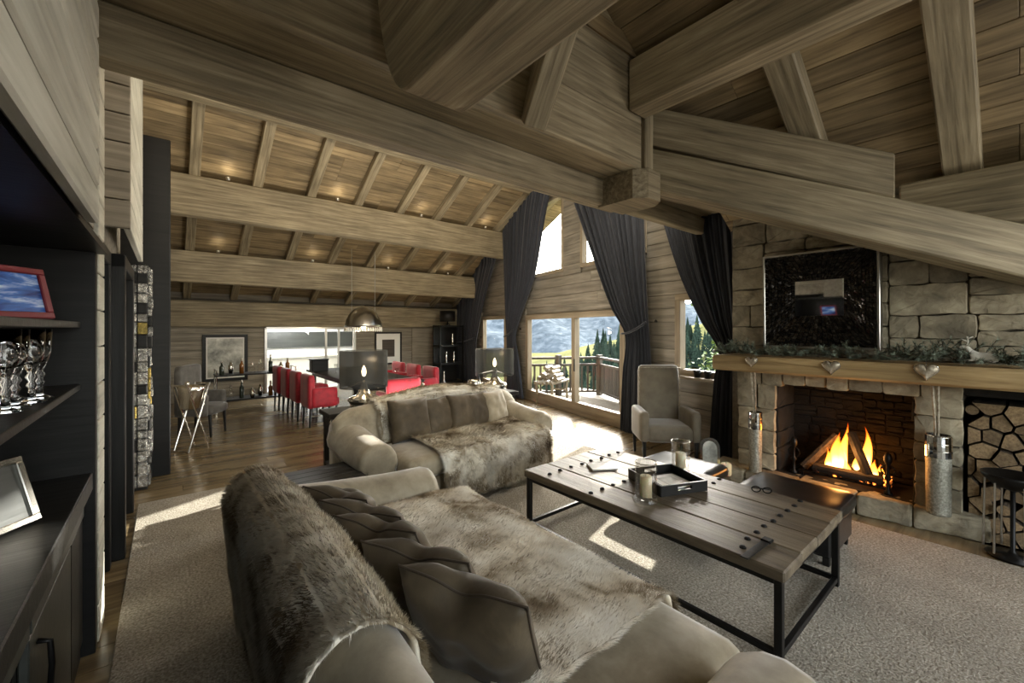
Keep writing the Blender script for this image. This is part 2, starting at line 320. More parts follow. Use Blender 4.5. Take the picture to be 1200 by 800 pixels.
# outer skin behind the boards, in strips round the openings
def skin(Y0, Y1, z0, z1): board('sheathing', wp(Y0, -.10, (z0+z1)/2), wp(Y1, -.10, (z0+z1)/2), .10, z1-z0, M_wallw, ww, b=0)
skin(2.0, 12.4, 2.2, 2.9); skin(2.0, 2.3, 0, 2.2); skin(3.2, 4.24, 0, 2.2); skin(7.63, 8.7, 0, 2.2); skin(10.3, 12.4, 0, 2.2); skin(2.3, 3.2, 0, 1.03); skin(4.24, 7.63, 2.03, 2.2); skin(8.7, 10.3, 2.06, 2.2)
skin(2.4, 3.75, 2.9, 4.2); skin(5.46, 6.04, 2.9, 5.8); skin(3.75, 5.46, 4.35, 4.9); skin(6.04, 7.4, 4.55, 5.2); skin(7.95, 9.2, 2.9, 4.2); skin(9.2, 11.2, 2.9, 3.3)
def window(n, label, Y0, Y1, z0, z1, mull=(), fw=.09, bot=None, dep=.12):
    w = struct('window_%d' % n, label); bot = bot or fw
    board('frame_rail', wp(Y0, -.05, z1-fw/2), wp(Y1, -.05, z1-fw/2), dep, fw, M_frame, w)
    board('frame_rail', wp(Y0, -.05, z0+bot/2), wp(Y1, -.05, z0+bot/2), dep, bot, M_frame, w)
    for yy in [Y0+fw/2]+list(mull)+[Y1-fw/2]:
        p = wp(yy, -.05, 0); board('frame_stile', (p.x, p.y, z0+bot), (p.x, p.y, z1-fw), dep, fw*1.1, M_frame, w, up=WD)
    ys = [Y0+fw]+sorted(mull)+[Y1-fw]
    for a, b_ in zip(ys, ys[1:]):
        board('pane', wp(a, -.06, (z0+bot+z1-fw)/2), wp(b_, -.06, (z0+bot+z1-fw)/2), .008, z1-z0-bot-fw, M_pane, w, b=0)
    return w
w1 = window(1, 'wide sliding glass terrace door in a pale wood frame', 4.24, 7.63, 0, 2.03, (5.69,), .11, .24)
hp = wp(5.62, .03, 0); board('handle', (hp.x, hp.y, .85), (hp.x, hp.y, 1.1), .02, .025, M_metal, w1, up=WD)
window(2, 'upper gable window farther from the fireplace', 6.04, 7.95, 2.9, 4.55, (), .07)
window(3, 'upper gable window nearer the fireplace', 3.75, 5.46, 2.9, 4.35, (), .07)
window(4, 'small window beside the fireplace with a tree outside', 2.3, 3.2, 1.03, 2.2, (), .09)
window(5, 'dining area window beside the back wall', 8.7, 10.3, .12, 2.06, (), .1)
sill = struct('trim_1', 'pale wooden sill under the small fireside window'); board('sill_board', wp(2.25, .06, 1.02), wp(3.25, .06, 1.02), .2, .035, M_frame, sill)
# ------------------------------------------------------------------ back wall of the dining area
wb = struct('wall_back', 'low horizontal plank wall behind the dining table')
z = 0.0
while z < 2.5:
    cuts = [(-.6, 1.95), (4.15, 8.0)] if z < 1.68 else [(-.6, 8.0)]
    for c0, c1 in cuts: board('plank', (c0, 12.22, z+.1), (c1, 12.22, z+.1), .04, .194, M_wallw, wb, b=.005)
    z += .2
MB().box(-.6, 1.95, 12.24, 12.3, 0, 2.6).build('sheathing', M_wallw, wb); MB().box(4.15, 8.2, 12.24, 12.3, 0, 2.6).build('sheathing', M_wallw, wb); MB().box(1.95, 4.15, 12.24, 12.3, 1.7, 2.6).build('sheathing', M_wallw, wb)
wk = struct('window_6', 'bright interior window in the back wall behind the red chairs')
for p0, p1, up in [((1.93, 12.18, 1.72), (4.17, 12.18, 1.72), (0, 0, 1)), ((1.93, 12.18, .06), (4.17, 12.18, .06), (0, 0, 1))]: board('frame_rail', p0, p1, .1, .06, M_chrome, wk)
for x in (1.93, 3.38, 3.72, 4.17): board('frame_stile', (x, 12.18, .06), (x, 12.18, 1.72), .06, .04, M_chrome, wk, up=(0, 1, 0))
for a, b_ in ((1.95, 3.38), (3.38, 3.72), (3.72, 4.15)): board('pane', (a, 12.2, .9), (b_, 12.2, .9), .008, 1.6, M_pane, wk, b=0)
kr = struct('wall_kitchen', 'white kitchen room seen through the interior window')
MB().box(.2, 6, 15.0, 15.1, 0, 2.6).build('wall_panel', M_kitch, kr); MB().box(.2, 6, 12.4, 15.0, -.05, 0).build('floor_panel', M_kitch, kr); MB().box(.1, .2, 12.35, 15, 0, 2.6).build('wall_panel', M_kitch, kr); MB().box(6, 6.1, 12.35, 15, 0, 2.6).build('wall_panel', M_kitch, kr); MB().box(.1, 6.1, 12.35, 15.1, 2.55, 2.6).build('ceiling_panel', M_kitch, kr)
board('dark_band', (.2, 14.9, 1.35), (6, 14.9, 1.35), .1, .5, M_greyd, kr)
for x in (1.4, 2.6, 3.8, 5.0): board('ceiling_beam', (x, 12.4, 2.4), (x, 15, 2.1), .14, .2, M_rail, kr)
kc = empty('kitchen_island', (3.0, 13.9, 0), 0, 'white kitchen island behind the interior window', 'island')
MB().box(-1.2, 1.2, -.4, .4, 0, .85, .01).build('body', M_kitch, kc); MB().box(-1.25, 1.25, -.45, .45, .85, .9, .01).build('worktop', M_ceram, kc)
for x in (-.8, 0, .8): MB().box(x-.35, x+.35, -.415, -.4, .1, .8, .004).build('door_panel', M_ceram, kc)
d = bpy.data.lights.new('kitchen_lamp', 'POINT'); d.energy = 190; d.shadow_soft_size = .3; o = bpy.data.objects.new('kitchen_lamp', d); COL.objects.link(o); o.location = (3, 13.2, 2.0)
# ------------------------------------------------------------------ ceilings
cb = struct('ceiling_back', 'sloping plank ceiling with rafters over the dining area')
sl = math.hypot(1, .52); yy = 5.7
while yy < 12.4:
    y1 = yy+.2/sl; ym = (yy+y1)/2; zz = 2.4+.52*(12.2-ym)+.155
    x = -.7
    while x < 8.2:
        l = r0.choice([3.2, 4.2, 5.0]); e = min(8.2, x+l)
        board('plank', (x+.001, ym, zz), (e-.001, ym, zz), .196, .03, M_plank, cb, up=(0, .52/sl, 1/sl), b=.004); x = e
    yy = y1
for x in (-.56, .347, 1.25, 2.14, 3.04, 3.96, 4.87, 5.77, 6.66, 7.5):
    board('rafter', (x, 5.75, 2.4+.52*6.45+.07), (x, 12.25, 2.4-.026+.07), .15, .14, M_beam, cb, up=(0, .52/sl, 1/sl))
MB().add([(-.8, 5.6, 6.1), (8.3, 5.6, 6.1), (8.3, 12.6, 2.46), (-.8, 12.6, 2.46), (-.8, 5.6, 6.3), (8.3, 5.6, 6.3), (8.3, 12.6, 2.66), (-.8, 12.6, 2.66)], [(0, 1, 2, 3), (4, 5, 6, 7), (0, 1, 5, 4), (2, 3, 7, 6), (0, 3, 7, 4), (1, 2, 6, 5)]).build('roof_deck', M_plank, cb)
cg = struct('ceiling_gable', 'plank ceiling slope over the terrace windows')
yy = 2.3
while yy < 5.7:
    y1 = yy+.2/sl; ym = (yy+y1)/2; zz = 5.92-.52*(5.7-ym)
    board('plank', (-.7, ym, zz), (8.2, ym, zz), .196, .03, M_plank, cg, up=(0, -.52/sl, 1/sl), b=.004); yy = y1
MB().add([(-.8, 2.2, 4.14), (8.3, 2.2, 4.14), (8.3, 5.75, 6.0), (-.8, 5.75, 6.0), (-.8, 2.2, 4.3), (8.3, 2.2, 4.3), (8.3, 5.75, 6.2), (-.8, 5.75, 6.2)], [(0, 1, 2, 3), (4, 5, 6, 7), (0, 1, 5, 4), (2, 3, 7, 6), (0, 3, 7, 4), (1, 2, 6, 5)]).build('roof_deck', M_plank, cg)
cm = struct('ceiling_main', 'dark plank ceiling slope with rafters above the fireplace')
s2 = math.hypot(1, .62); xx = -.7
while xx < 5.7:
    x1 = xx+.21/s2; xm = (xx+x1)/2; zz = 2.97+.62*(4.95-xm)+.17
    ya = -3.6
    while ya < 2.25:
        e = min(2.25, ya+r0.choice([2.2, 3.0, 3.6])); board('plank', (xm, ya+.001, zz), (xm, e-.001, zz), .205, .03, M_plank, cm, up=(.62/s2, 0, 1/s2), b=.004); ya = e
    xx = x1
for yv in (1.19, .293, -.6, -1.5, -2.4): board('rafter', (-.3, yv, 2.97+.62*5.25+.08), (5.55, yv, 2.97-.62*.6+.08), .22, .16, M_beam, cm, up=(.62/s2, 0, 1/s2), b=.012)
MB().add([(-.8, -3.7, 6.8), (5.8, -3.7, 2.7), (5.8, 2.3, 2.7), (-.8, 2.3, 6.8), (-.8, -3.7, 7.0), (5.8, -3.7, 2.9), (5.8, 2.3, 2.9), (-.8, 2.3, 7.0)], [(0, 1, 2, 3), (4, 5, 6, 7), (0, 1, 5, 4), (2, 3, 7, 6), (0, 3, 7, 4), (1, 2, 6, 5)]).build('roof_deck', M_plank, cm)
# ------------------------------------------------------------------ left wall
wlft = struct('wall_left', 'limed plank wall above and beyond the black bookcase')
z = 2.09; k = 0
while z < 6.6:
    board('plank', (-.22, -3.6, z+.07), (-.22, 2.23, z+.07), .04, .122, M_white, wlft, b=.008); z += .14
MB().box(-.75, -.245, -3.6, 2.55, 2.13, 6.9).build('upper_wall', M_wallw, wlft)
z = 0
while z < 4.8:
    if z < 3.4: board('plank', (-.305, 3.17, z+.1), (-.305, 3.42, z+.1), .04, .192, M_white, wlft, b=.005)
    if z >= 2.3: board('plank', (-.35, 2.3, z+.1), (-.35, 4.0, z+.1), .04, .192, M_wallw, wlft, b=.005)
    if z >= 2.2:
        board('plank', (-.36, 4.0, z+.1), (-.2, 4.0, z+.1), .04, .192, M_wallw, wlft, b=.004)
        board('plank', (-.22, 4.02, z+.1), (-.22, 5.9, z+.1), .04, .192, M_white, wlft, b=.005)
    z += .2
MB().box(-.9, -.4, 2.5, 12.3, 2.2, 6.6).build('upper_wall', M_wallw, wlft); MB().box(-.9, -.75, -3.6, 3.2, 0, 2.2).build('rear_panel', M_black, wlft); MB().box(-.9, -.4, 5.2, 12.3, 0, 2.4).build('lower_wall', M_wallw, wlft); MB().box(-.9, -.4, 3.17, 3.5, 0, 2.3).build('lower_wall', M_black, wlft)
for i, (ya, yb, xf, lab) in enumerate([(3.45, 4.15, -.31, 'black framed doorway beside the bookcase'), (4.2, 5.3, -.24, 'black framed doorway beside the mica column')]):
    dd = struct('door_%d' % (i+1), lab)
    for yv in (ya+.05, yb-.05): board('jamb', (xf-.1, yv, 0), (xf-.1, yv, 2.25), .1, .2, M_black, dd, up=(1, 0, 0))
    board('head', (xf-.1, ya, 2.2), (xf-.1, yb, 2.2), .2, .1, M_black, dd)
    MB().box(xf-.22, xf-.17, ya, yb, 0, 2.2).build('door_leaf', M_black, dd)
MB().box(-.5, .03, 6.3, 6.5, 0, 3.9, .01).build('panel_mesh', M_black, struct('trim_2', 'tall black lacquered partition panel beside the mica column'))
wa = struct('wall_partition', 'dark partition beyond the tall black panel'); MB().box(-.5, .0, 6.5, 12.2, 0, 2.3).build('panel_mesh', M_wallw, wa)
# rear wall with its tall glazing (behind the camera)
wr = struct('wall_rear', 'plank wall behind the viewer with tall glazing')
for a, b_, c, d_ in ((-.9, -.3, 0, 6.6), (4.1, 5.8, 0, 3.4), (-.3, 4.1, 0, .3), (-.3, 4.1, 3.4, 6.6)): MB().box(a, b_, -3.8, -3.66, c, d_).build('wall_panel', M_wallw, wr)

# ------------------------------------------------------------------ beams
def beam(name, label, p0, p1, w, h, up=(0, 0, 1), b=.015, mat=M_beam):
    o = board(name, p0, p1, w, h, mat, None, up, b); return tag(o, label, 'beam')
beam('roof_purlin', 'long purlin whose end dips behind the tall curtain', (-.3, 8.76, 3.9), (7.0, 8.76, 3.9), .24, .66)
beam('roof_purlin', 'lower purlin crossing above the pendant lamp', (-.3, 10.6, 2.94), (7.35, 10.6, 2.94), .24, .62)
beam('wall_plate', 'wide flat timber along the top of the dining back wall', (-.3, 12.1, 2.05), (7.7, 12.1, 2.05), .18, .61)
beam('roof_purlin', 'high purlin just visible beneath the main tie beam', (-.3, 7.15, 4.93), (6.75, 7.15, 4.93), .22, .19)
mbt = empty('tie_beam', (0, 0, 0), 0, 'massive main beam crossing the room from limed wall to truss', 'beam')
board('lower_timber', (-.25, 2.675, 3.045), (3.62, 2.675, 3.045), .15, .25, M_beam, mbt, b=.012)
for i, zz in enumerate((3.38, 3.8, 4.22, 4.64, 5.06)): board('timber', (-.25, 2.46, zz), (3.4 if i < 2 else 3.3, 2.46, zz), .46, .414, M_beam, mbt, b=.01)
board('timber', (3.62, 2.5, 3.38), (5.5, 2.5, 3.38), .4, .42, M_beam, mbt, b=.012); board('timber', (3.62, 2.5, 3.8), (5.5, 2.5, 3.8), .4, .42, M_beam, mbt, b=.012)
board('lower_timber', (3.62, 2.675, 3.045), (5.55, 2.675, 3.045), .12, .2, M_beam, mbt, b=.012)
# node post with octagonal foot
nd = empty('truss_post', (3.5, 2.38, 0), 0, 'short truss post with a faceted foot at the main beam end', 'post')
oc = [(-.2, -.12), (-.1, -.22), (.1, -.22), (.2, -.1), (.2, .28), (-.2, .28)]
MB().prism(oc, 2.90, 3.17).build('faceted_foot', M_beam, nd)
board('post_shaft', (3.5-3.5, -.12, 3.2), (0, -.12, 4.3), .13, .1, M_beam, nd, up=(0, 1, 0), b=.01)
# heavy beam over the camera with a rounded nose
def nose_beam():
    x0, x1, zb, zt = .836, 1.18, 2.8, 3.75
    prof = [(-3.5, zt), (-3.5, zb), (1.78, zb)]
    for i in range(1, 13):
        a = i/12; prof.append((1.78+.16*math.sin(a*PI/2)+.24*a, zb+.95*(a**1.9)))
    n = len(prof); vs = [(x0, y, z) for y, z in prof]+[(x1, y, z) for y, z in prof]; cx = (x0+x1)/2
    fs = [tuple(range(n)), tuple(range(n, 2*n))]+[(i, (i+1) % n, n+(i+1) % n, n+i) for i in range(n)]
    # local x along the beam length so that the grain follows it
    vs = [(y, -(x-cx), z-3.2) for x, y, z in vs]
    o = MB().add(vs, fs).build('ridge_beam', M_beam); o.matrix_world = Matrix.Translation((cx, 0, 3.2)) @ Matrix.Rotation(PI/2, 4, 'Z')
    m = o.modifiers.new('bev', 'BEVEL'); m.width = .02; m.segments = 2; m.limit_method = 'ANGLE'
    tag(o, 'huge overhead beam with a rounded nose end', 'beam')
nose_beam()
def vbeam(name, label, p0, p1, w, h):
    # raking timber with plumb-cut ends; p0, p1 centre line
    p0 = Vector(p0); p1 = Vector(p1); d_ = Vector((p1.x-p0.x, p1.y-p0.y, 0)); L_ = d_.length; d_.normalize(); n_ = Vector((-d_.y, d_.x, 0)); c = (p0+p1)/2; th = math.atan2(p1.z-p0.z, L_)
    hv = h/math.cos(th)/2; vs = [q+n_*sy*w/2+Vector((0, 0, sz*hv)) for q in (p0, p1) for sy in (-1, 1) for sz in (-1, 1)]
    M = frame(p0, p1); Mi = M.inverted()
    o = MB().add([Mi @ v for v in vs], [(0, 1, 3, 2), (4, 6, 7, 5), (0, 4, 5, 1), (2, 3, 7, 6), (0, 2, 6, 4), (1, 5, 7, 3)]).build(name, M_beam); o.matrix_world = M
    m = o.modifiers.new('bev', 'BEVEL'); m.width = .014; m.segments = 1; return tag(o, label, 'beam')
beam('hanging_brace', 'short slanted brace beside the rounded beam nose', (2.02, 2.24, 3.18), (1.90, 1.55, 4.1), .44, .16, up=(-.8, .2, .4), b=.01)
beam('roof_purlin', 'heavy purlin running from the truss post up over the viewer', (3.30, -3.5, 3.87), (3.30, 2.22, 3.87), .25, .45)
# raking truss timber towards the fireplace
P0 = Vector((3.62, 2.42, 3.33)); P1 = Vector((5.14, -.22, 2.11))
kd = (P1-P0).normalized()
vbeam('raking_rafter', 'raking lower truss timber passing in front of the mosaic mirror', P0+Vector((0, 0, -.05)), P1+kd*.6+Vector((0, 0, .08)), .26, .37)
K0 = Vector((3.62, 2.42, 3.33)); vbeam('raking_board', 'upper raking timber stacked on the lower truss timber', K0+Vector((0, 0, .37)), K0+kd*2.15+Vector((0, 0, .40)), .24, .34)
beam('eaves_purlin', 'eaves purlin above the log store', (4.98, .66, 2.72), (4.98, -3.4, 2.72), .24, .44)
# ------------------------------------------------------------------ fireplace wall
def stone_piece(name, poly, to3, depth, parent, mat, rnd):
    """poly in plane coordinates; to3(a, b, out) -> point"""
    n = len(poly); ca = sum(p[0] for p in poly)/n; cb_ = sum(p[1] for p in poly)/n; c = Vector(to3(ca, cb_, 0))
    vs = []; dd = depth*rnd.uniform(.75, 1.2)
    for k_, (sc, ot) in enumerate(((1, -.03), (1, dd*.7), (.965, dd))):
        for (a, b_) in poly: vs.append(Vector(to3(ca+(a-ca)*sc, cb_+(b_-cb_)*sc, ot+(rnd.uniform(-.006, .006) if k_ == 2 else 0)))-c)
    vs.append(Vector(to3(ca, cb_, dd+rnd.uniform(0, .012)))-c); fs = []
    for k_ in range(2):
        for i in range(n): j = (i+1) % n; fs.append((k_*n+i, k_*n+j, (k_+1)*n+j, (k_+1)*n+i))
    for i in range(n): fs.append((2*n+i, 2*n+(i+1) % n, 3*n))
    o = MB().add(vs, fs).build(name, mat, parent); o.location = c; return o
def rect_stone(a0, a1, b0, b1, rnd, gap=.0035, jit=.014):
    a0 += gap; a1 -= gap; b0 += gap; b1 -= gap; pts = []
    def J(k): return rnd.uniform(-jit, jit)*k
    na = max(2, int((a1-a0)/.12)+1)
    cr = min(.014, (a1-a0)*.2, (b1-b0)*.2)
    pts += [(a0+cr, b0)]+[(lerp(a0, a1, i/na), b0+J(.7)) for i in range(1, na)]+[(a1-cr, b0), (a1, b0+cr), (a1+J(.6), (b0+b1)/2), (a1, b1-cr), (a1-cr, b1)]
    pts += [(lerp(a1, a0, i/na), b1+J(.7)) for i in range(1, na)]+[(a0+cr, b1), (a0, b1-cr), (a0+J(.6), (b0+b1)/2), (a0, b0+cr)]
    return pts
def split(a0, a1, b0, b1, mw, mh, rnd, out):
    w, h = a1-a0, b1-b0
    if w <= mw*rnd.uniform(.8, 1.15) and h <= mh*rnd.uniform(.8, 1.2): out.append((a0, a1, b0, b1)); return
    if w/mw > h/mh: t = lerp(a0, a1, rnd.uniform(.36, .64)); split(a0, t, b0, b1, mw, mh, rnd, out); split(t, a1, b0, b1, mw, mh, rnd, out)
    else: t = lerp(b0, b1, rnd.uniform(.38, .62)); split(a0, a1, b0, t, mw, mh, rnd, out); split(a0, a1, t, b1, mw, mh, rnd, out)
wf = struct('wall_fireplace', 'rough stone chimney wall above the mantel')
rs = random.Random(8)
MB().box(5.22, 5.7, -2.6, 2.17, 1.2, 3.3).build('backing', M_mortar, wf)
out = []; split(-1.6, 2.17, 1.36, 3.1, .56, .29, rs, out)
for (a0, a1, b0, b1) in out: stone_piece('stone', rect_stone(a0, a1, b0, b1, rs), lambda a, b_, t: (5.22-t, a, b_), .05, wf, M_stone, rs)
fp = empty('fireplace', (0, 0, 0), 0, 'open stone fireplace with stone pillars and a raised hearth', 'fireplace')
MB().box(5.0, 5.7, 1.66, 2.0, .0, 1.36).build('pillar_core', M_mortar, fp); MB().box(5.0, 5.7, .3, .56, .0, 1.36).build('pillar_core', M_mortar, fp)
MB().box(5.0, 5.7, .3, 2.0, 1.12, 1.36).build('lintel_core', M_mortar, fp)
for (ya, yb) in ((1.64, 2.02), (.29, .58)):
    out = []; zz = .19
    while zz < 1.12:
        h = rs.uniform(.12, .24); z1 = min(zz+h, 1.13)
        if 1.13-z1 < .08: z1 = 1.13
        if rs.random() < .45: t = lerp(ya, yb, rs.uniform(.4, .6)); out += [(ya, t, zz, z1), (t, yb, zz, z1)]
        else: out.append((ya, yb, zz, z1))
        zz = z1
    for q in out: stone_piece('stone', rect_stone(*q, rs), lambda a, b_, t: (5.0-t, a, b_), .05, fp, M_stone, rs)
    zz = .19
    yi = ya if ya > 1 else yb
    while zz < 1.1:   # the pillar's inner cheek towards the fire
        z1 = min(zz+rs.uniform(.16, .26), 1.13); sg = -1 if ya > 1 else 1
        stone_piece('stone', rect_stone(5.0, 5.55, zz, z1, rs), lambda a, b_, t: (a, yi+sg*(t-.02), b_), .03, fp, M_stone if zz < 0 else M_soot, rs); zz = z1
yy = .29
while yy < 1.99:
    y1 = min(2.02, yy+rs.uniform(.17, .26))
    if 2.02-y1 < .1: y1 = 2.02
    stone_piece('lintel_stone', rect_stone(yy, y1, 1.09+rs.uniform(0, .035), 1.27, rs), lambda a, b_, t: (5.0-t, a, b_), .06, fp, M_stone, rs); yy = y1
MB().box(5.5, 5.6, .5, 1.7, .1, 1.5).build('fire_back', M_soot, fp); MB().box(4.98, 5.7, .5, 1.7, .12, .192).build('fire_floor', M_soot, fp)
out = []; split(.58, 1.64, .2, 1.12, .26, .1, rs, out)
for q in out: stone_piece('brick', rect_stone(*q, rs, gap=.005, jit=.004), lambda a, b_, t: (5.5-t, a, b_), .02, fp, M_soot, rs)
# hearth slab stones
hx = lambda Y: 5.03-.172*Y-.02
ys = [.14, .58, .95, 1.42, 1.85, 2.25]
for a, b_ in zip(ys, ys[1:]):
    g = .004; poly = [(hx(a), a+g), (5.1, a+g), (5.1, b_-g), (hx(b_), b_-g)]
    if a < .2: poly[0] = (hx(a)+.02, a+g)
    m_ = MB().prism([(x, y) for x, y in poly], 0, .19).mesh('hearth_stone'); c = Vector((4.9, (a+b_)/2, .1))
    for v in m_.vertices: v.co -= c
    o = link('hearth_stone', m_, M_stone, fp); o.location = c; q = o.modifiers.new('bev', 'BEVEL'); q.width = .02; q.segments = 2
    ds = o.modifiers.new('sub', 'SUBSURF'); ds.subdivision_type = 'SIMPLE'; ds.levels = ds.render_levels = 3
    tx = bpy.data.textures.get('rough') or bpy.data.textures.new('rough', 'CLOUDS'); tx.noise_scale = .09
    dm = o.modifiers.new('dis', 'DISPLACE'); dm.texture = tx; dm.strength = .025; dm.texture_coords = 'GLOBAL'
mant = board('mantel_beam', (4.95, -1.2, 1.325), (4.95, 2.2, 1.325), .46, .165, grain('mantel_oak', [(.25, lin(104, 82, 52)), (.5, lin(160, 134, 92)), (.78, lin(190, 166, 122))], WS, 1.2, 7, .6, .5, rand=0, dist=.8, patch=.25), None, b=.02)
tag(mant, 'long honey coloured oak mantel beam across the stone fireplace', 'mantel')
# log store
ls = struct('wall_log_store', 'dark recess for firewood beside the fireplace')
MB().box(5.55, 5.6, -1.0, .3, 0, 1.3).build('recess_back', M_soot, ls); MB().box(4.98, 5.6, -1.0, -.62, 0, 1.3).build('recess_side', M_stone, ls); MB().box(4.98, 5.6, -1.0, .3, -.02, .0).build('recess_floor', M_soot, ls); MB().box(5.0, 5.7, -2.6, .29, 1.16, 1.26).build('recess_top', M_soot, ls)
MB().box(5.0, 5.7, -3.6, -1.0, 0, 3.2).build('recess_side', M_stone, ls); MB().box(5.26, 5.72, 2.06, 2.2, 0, 3.2).build('recess_side', M_mortar, ls)
def clip(poly, p, q):   # keep points nearer p than q
    m_ = ((p[0]+q[0])/2, (p[1]+q[1])/2); n_ = (q[0]-p[0], q[1]-p[1]); out = []
    f = lambda a: (a[0]-m_[0])*n_[0]+(a[1]-m_[1])*n_[1]
    for i in range(len(poly)):
        a, b_ = poly[i], poly[(i+1) % len(poly)]; fa, fb = f(a), f(b_)
        if fa <= 0: out.append(a)
        if fa*fb < 0: t = fa/(fa-fb); out.append((lerp(a[0], b_[0], t), lerp(a[1], b_[1], t)))
    return out
rl = random.Random(5); seeds = []
for r_ in range(10):
    for c_ in range(5): seeds.append((-.3+.115*(c_+.5+(.5 if r_ % 2 else 0))+rl.uniform(-.035, .035)-.012, .0+.108*(r_+.5)+rl.uniform(-.035, .035)))
for i, p in enumerate(seeds):
    poly = [(-.34, .0), (.272, .0), (.272, 1.1), (-.34, 1.1)]
    for j, q in enumerate(seeds):
        if i != j and poly: poly = clip(poly, p, q)
    if len(poly) < 3: continue
    ca = sum(a for a, b_ in poly)/len(poly); cb_ = sum(b_ for a, b_ in poly)/len(poly)
    if i % 9 == 4: rr = .045; poly = [(ca+rr*math.cos(2*PI*k/12), cb_+rr*math.sin(2*PI*k/12)) for k in range(12)]
    sc = .87; xf = 5.02+rl.uniform(0, .12); n = len(poly)
    vs = [(x, (a-ca)*sc, (b_-cb_)*sc) for x in (0, .38) for a, b_ in poly]
    mb = MB().add(vs, [tuple(range(n))], 1).add(vs, [tuple(range(n, 2*n))]+[(k, (k+1) % n, n+(k+1) % n, n+k) for k in range(n)], 0)
    o = mb.build('firewood_log', [M_bark, M_cut]); o.location = (xf, ca, cb_)
    tag(o, 'split firewood log stacked in the recess beside the fireplace', 'log', 'stacked firewood logs')
# ================================================================== furniture: sofas
rug = MB().box(-.215, 4.64, -2.2, 5.37, 0, .022, .008).build('area_rug', M_rug)
tag(rug, 'large pale speckled rug under the sofas and the plank table', 'rug')

def section(D, zt, lean=.10):
    """back cross-section of a sofa from rear foot, over the rolled top, to the seat; (y, z) list"""
    pts = [(D-.03, .14), (D-.01, .35), (D, .55), (D+.01, zt-.14)]
    cy, cz, rr = D-.105, zt-.125, .125
    for i in range(9): a = R(-5+i*(190/8)); pts.append((cy+rr*math.cos(a), cz+rr*math.sin(a)))
    pts += [(D-.245, zt-.25), (D-.30, .52), (D-.32, .3), (D-.32, .14)]
    return pts
def along(pts, t0, t1, n):
    L_ = [0]
    for a, b_ in zip(pts, pts[1:]): L_.append(L_[-1]+math.dist(a, b_))
    out = []
    for k in range(n+1):
        s = lerp(t0, t1, k/n)*L_[-1]
        for i in range(len(pts)-1):
            if s <= L_[i+1]+1e-9: f = (s-L_[i])/max(1e-9, L_[i+1]-L_[i]); out.append((lerp(pts[i][0], pts[i+1][0], f), lerp(pts[i][1], pts[i+1][1], f))); break
    return out
def puff(name, x0, x1, y0, y1, z0, z1, mat, parent, ex=.28, crown=.02, n=14):
    """upholstered cushion: rounded box with a crowned top"""
    cx, cy, cz = (x0+x1)/2, (y0+y1)/2, (z0+z1)/2; hx_, hy, hz = (x1-x0)/2, (y1-y0)/2, (z1-z0)/2
    bm = bmesh.new(); bmesh.ops.create_cube(bm, size=2); bmesh.ops.subdivide_edges(bm, edges=list(bm.edges), cuts=n, use_grid_fill=True)
    rad = min(hx_, hy, hz)*.75
    for v in bm.verts:
        p = Vector((v.co.x*hx_, v.co.y*hy, v.co.z*hz)); q = Vector((max(-hx_+rad, min(hx_-rad, p.x)), max(-hy+rad, min(hy-rad, p.y)), max(-hz+rad, min(hz-rad, p.z))))
        d_ = p-q
        if d_.length > 1e-6: p = q+d_.normalized()*rad
        cr = (1-(p.x/hx_)**2)*(1-(p.y/hy)**2); p.z += crown*cr*(1 if p.z > 0 else -.3)
        p += Vector((0, 0, .006*mnoise.noise(Vector((p.x*5+cx*9, p.y*5, p.z*3)))))
        v.co = p+Vector((cx, cy, cz))
    me = bpy.data.meshes.new(name); bm.to_mesh(me); bm.free(); return link(name, me, mat, parent, True)
def arm(name, xc, D, zf, zb, parent, w=.15, sg=1):
    rings = []; ns = 16; yb = D-.06
    for i in range(ns+1):
        f = i/ns; y = lerp(.16, yb, f); zt = lerp(zf, zb, f**1.6); k = 1.0
        if i == 0: k = .80; y = .165
        if i == 1: k = .95; y = .172
        if i == 2: y = .21
        ring = []; r_ = w+.035
        body = [(-w, .12), (-w, zt-.20)]
        for j in range(11): a = R(200-j*22); body.append((r_*math.cos(a)+sg*.02, zt-r_+r_*math.sin(a)))
        body += [(w, zt-.20), (w, .12)]
        cxk, czk = 0, (zt+.12)/2
        for (x, z) in body: ring.append((xc+cxk+(x-cxk)*k, y, czk+(z-czk)*k))
        rings.append(ring)
    o = MB().loft(rings).build(name, M_velv, parent, True); return o
def sofa(label, loc, rz, Wd, D, ztf, seat_n=2, armz=(.66, .76)):
    r_ = empty('rolled_arm_sofa', loc, rz, label, 'sofa', 'taupe velvet sofas')
    h = Wd/2
    MB().box(-h+.1, h-.1, .06, D-.1, .1, .33, .03).build('base', M_velv, r_)
    rings = []
    nst = 36
    for i in range(nst+1):
        x = lerp(-h+.0, h-.0, i/nst); e = min(1, min(i, nst-i)/3.0); zt = ztf(x)-.10*(1-e)**2
        rings.append([(x, y+.03*(1-e)*(1 if y < D-.15 else -1), z) for (y, z) in section(D, zt)])
    MB().loft(rings).build('back', M_velv, r_, True)
    arm('arm', -h+.17, D, armz[0], armz[1], r_, sg=-1); arm('arm', h-.17, D, armz[0], armz[1], r_, sg=1)
    xs = [lerp(-h+.33, h-.33, i/seat_n) for i in range(seat_n+1)]
    for a, b_ in zip(xs, xs[1:]): puff('seat_cushion', a+.004, b_-.004, -.03, D-.30, .31, .50, M_velv, r_, crown=.035)
    puff('front_rail', -h+.27, h-.27, .0, .12, .11, .32, M_velv, r_, crown=0, n=8)
    for sx in (-1, 1):
        for yy_ in (.1, D-.12): MB().lathe([(.03, 0), (.035, .06), (.045, .12)], 10, (sx*(h-.16), yy_, 0)).build('foot', M_black, r_)
    return r_
def wob(x, y, k=0): return mnoise.noise(Vector((x*3.1+k, y*3.1-k, k*.7)))
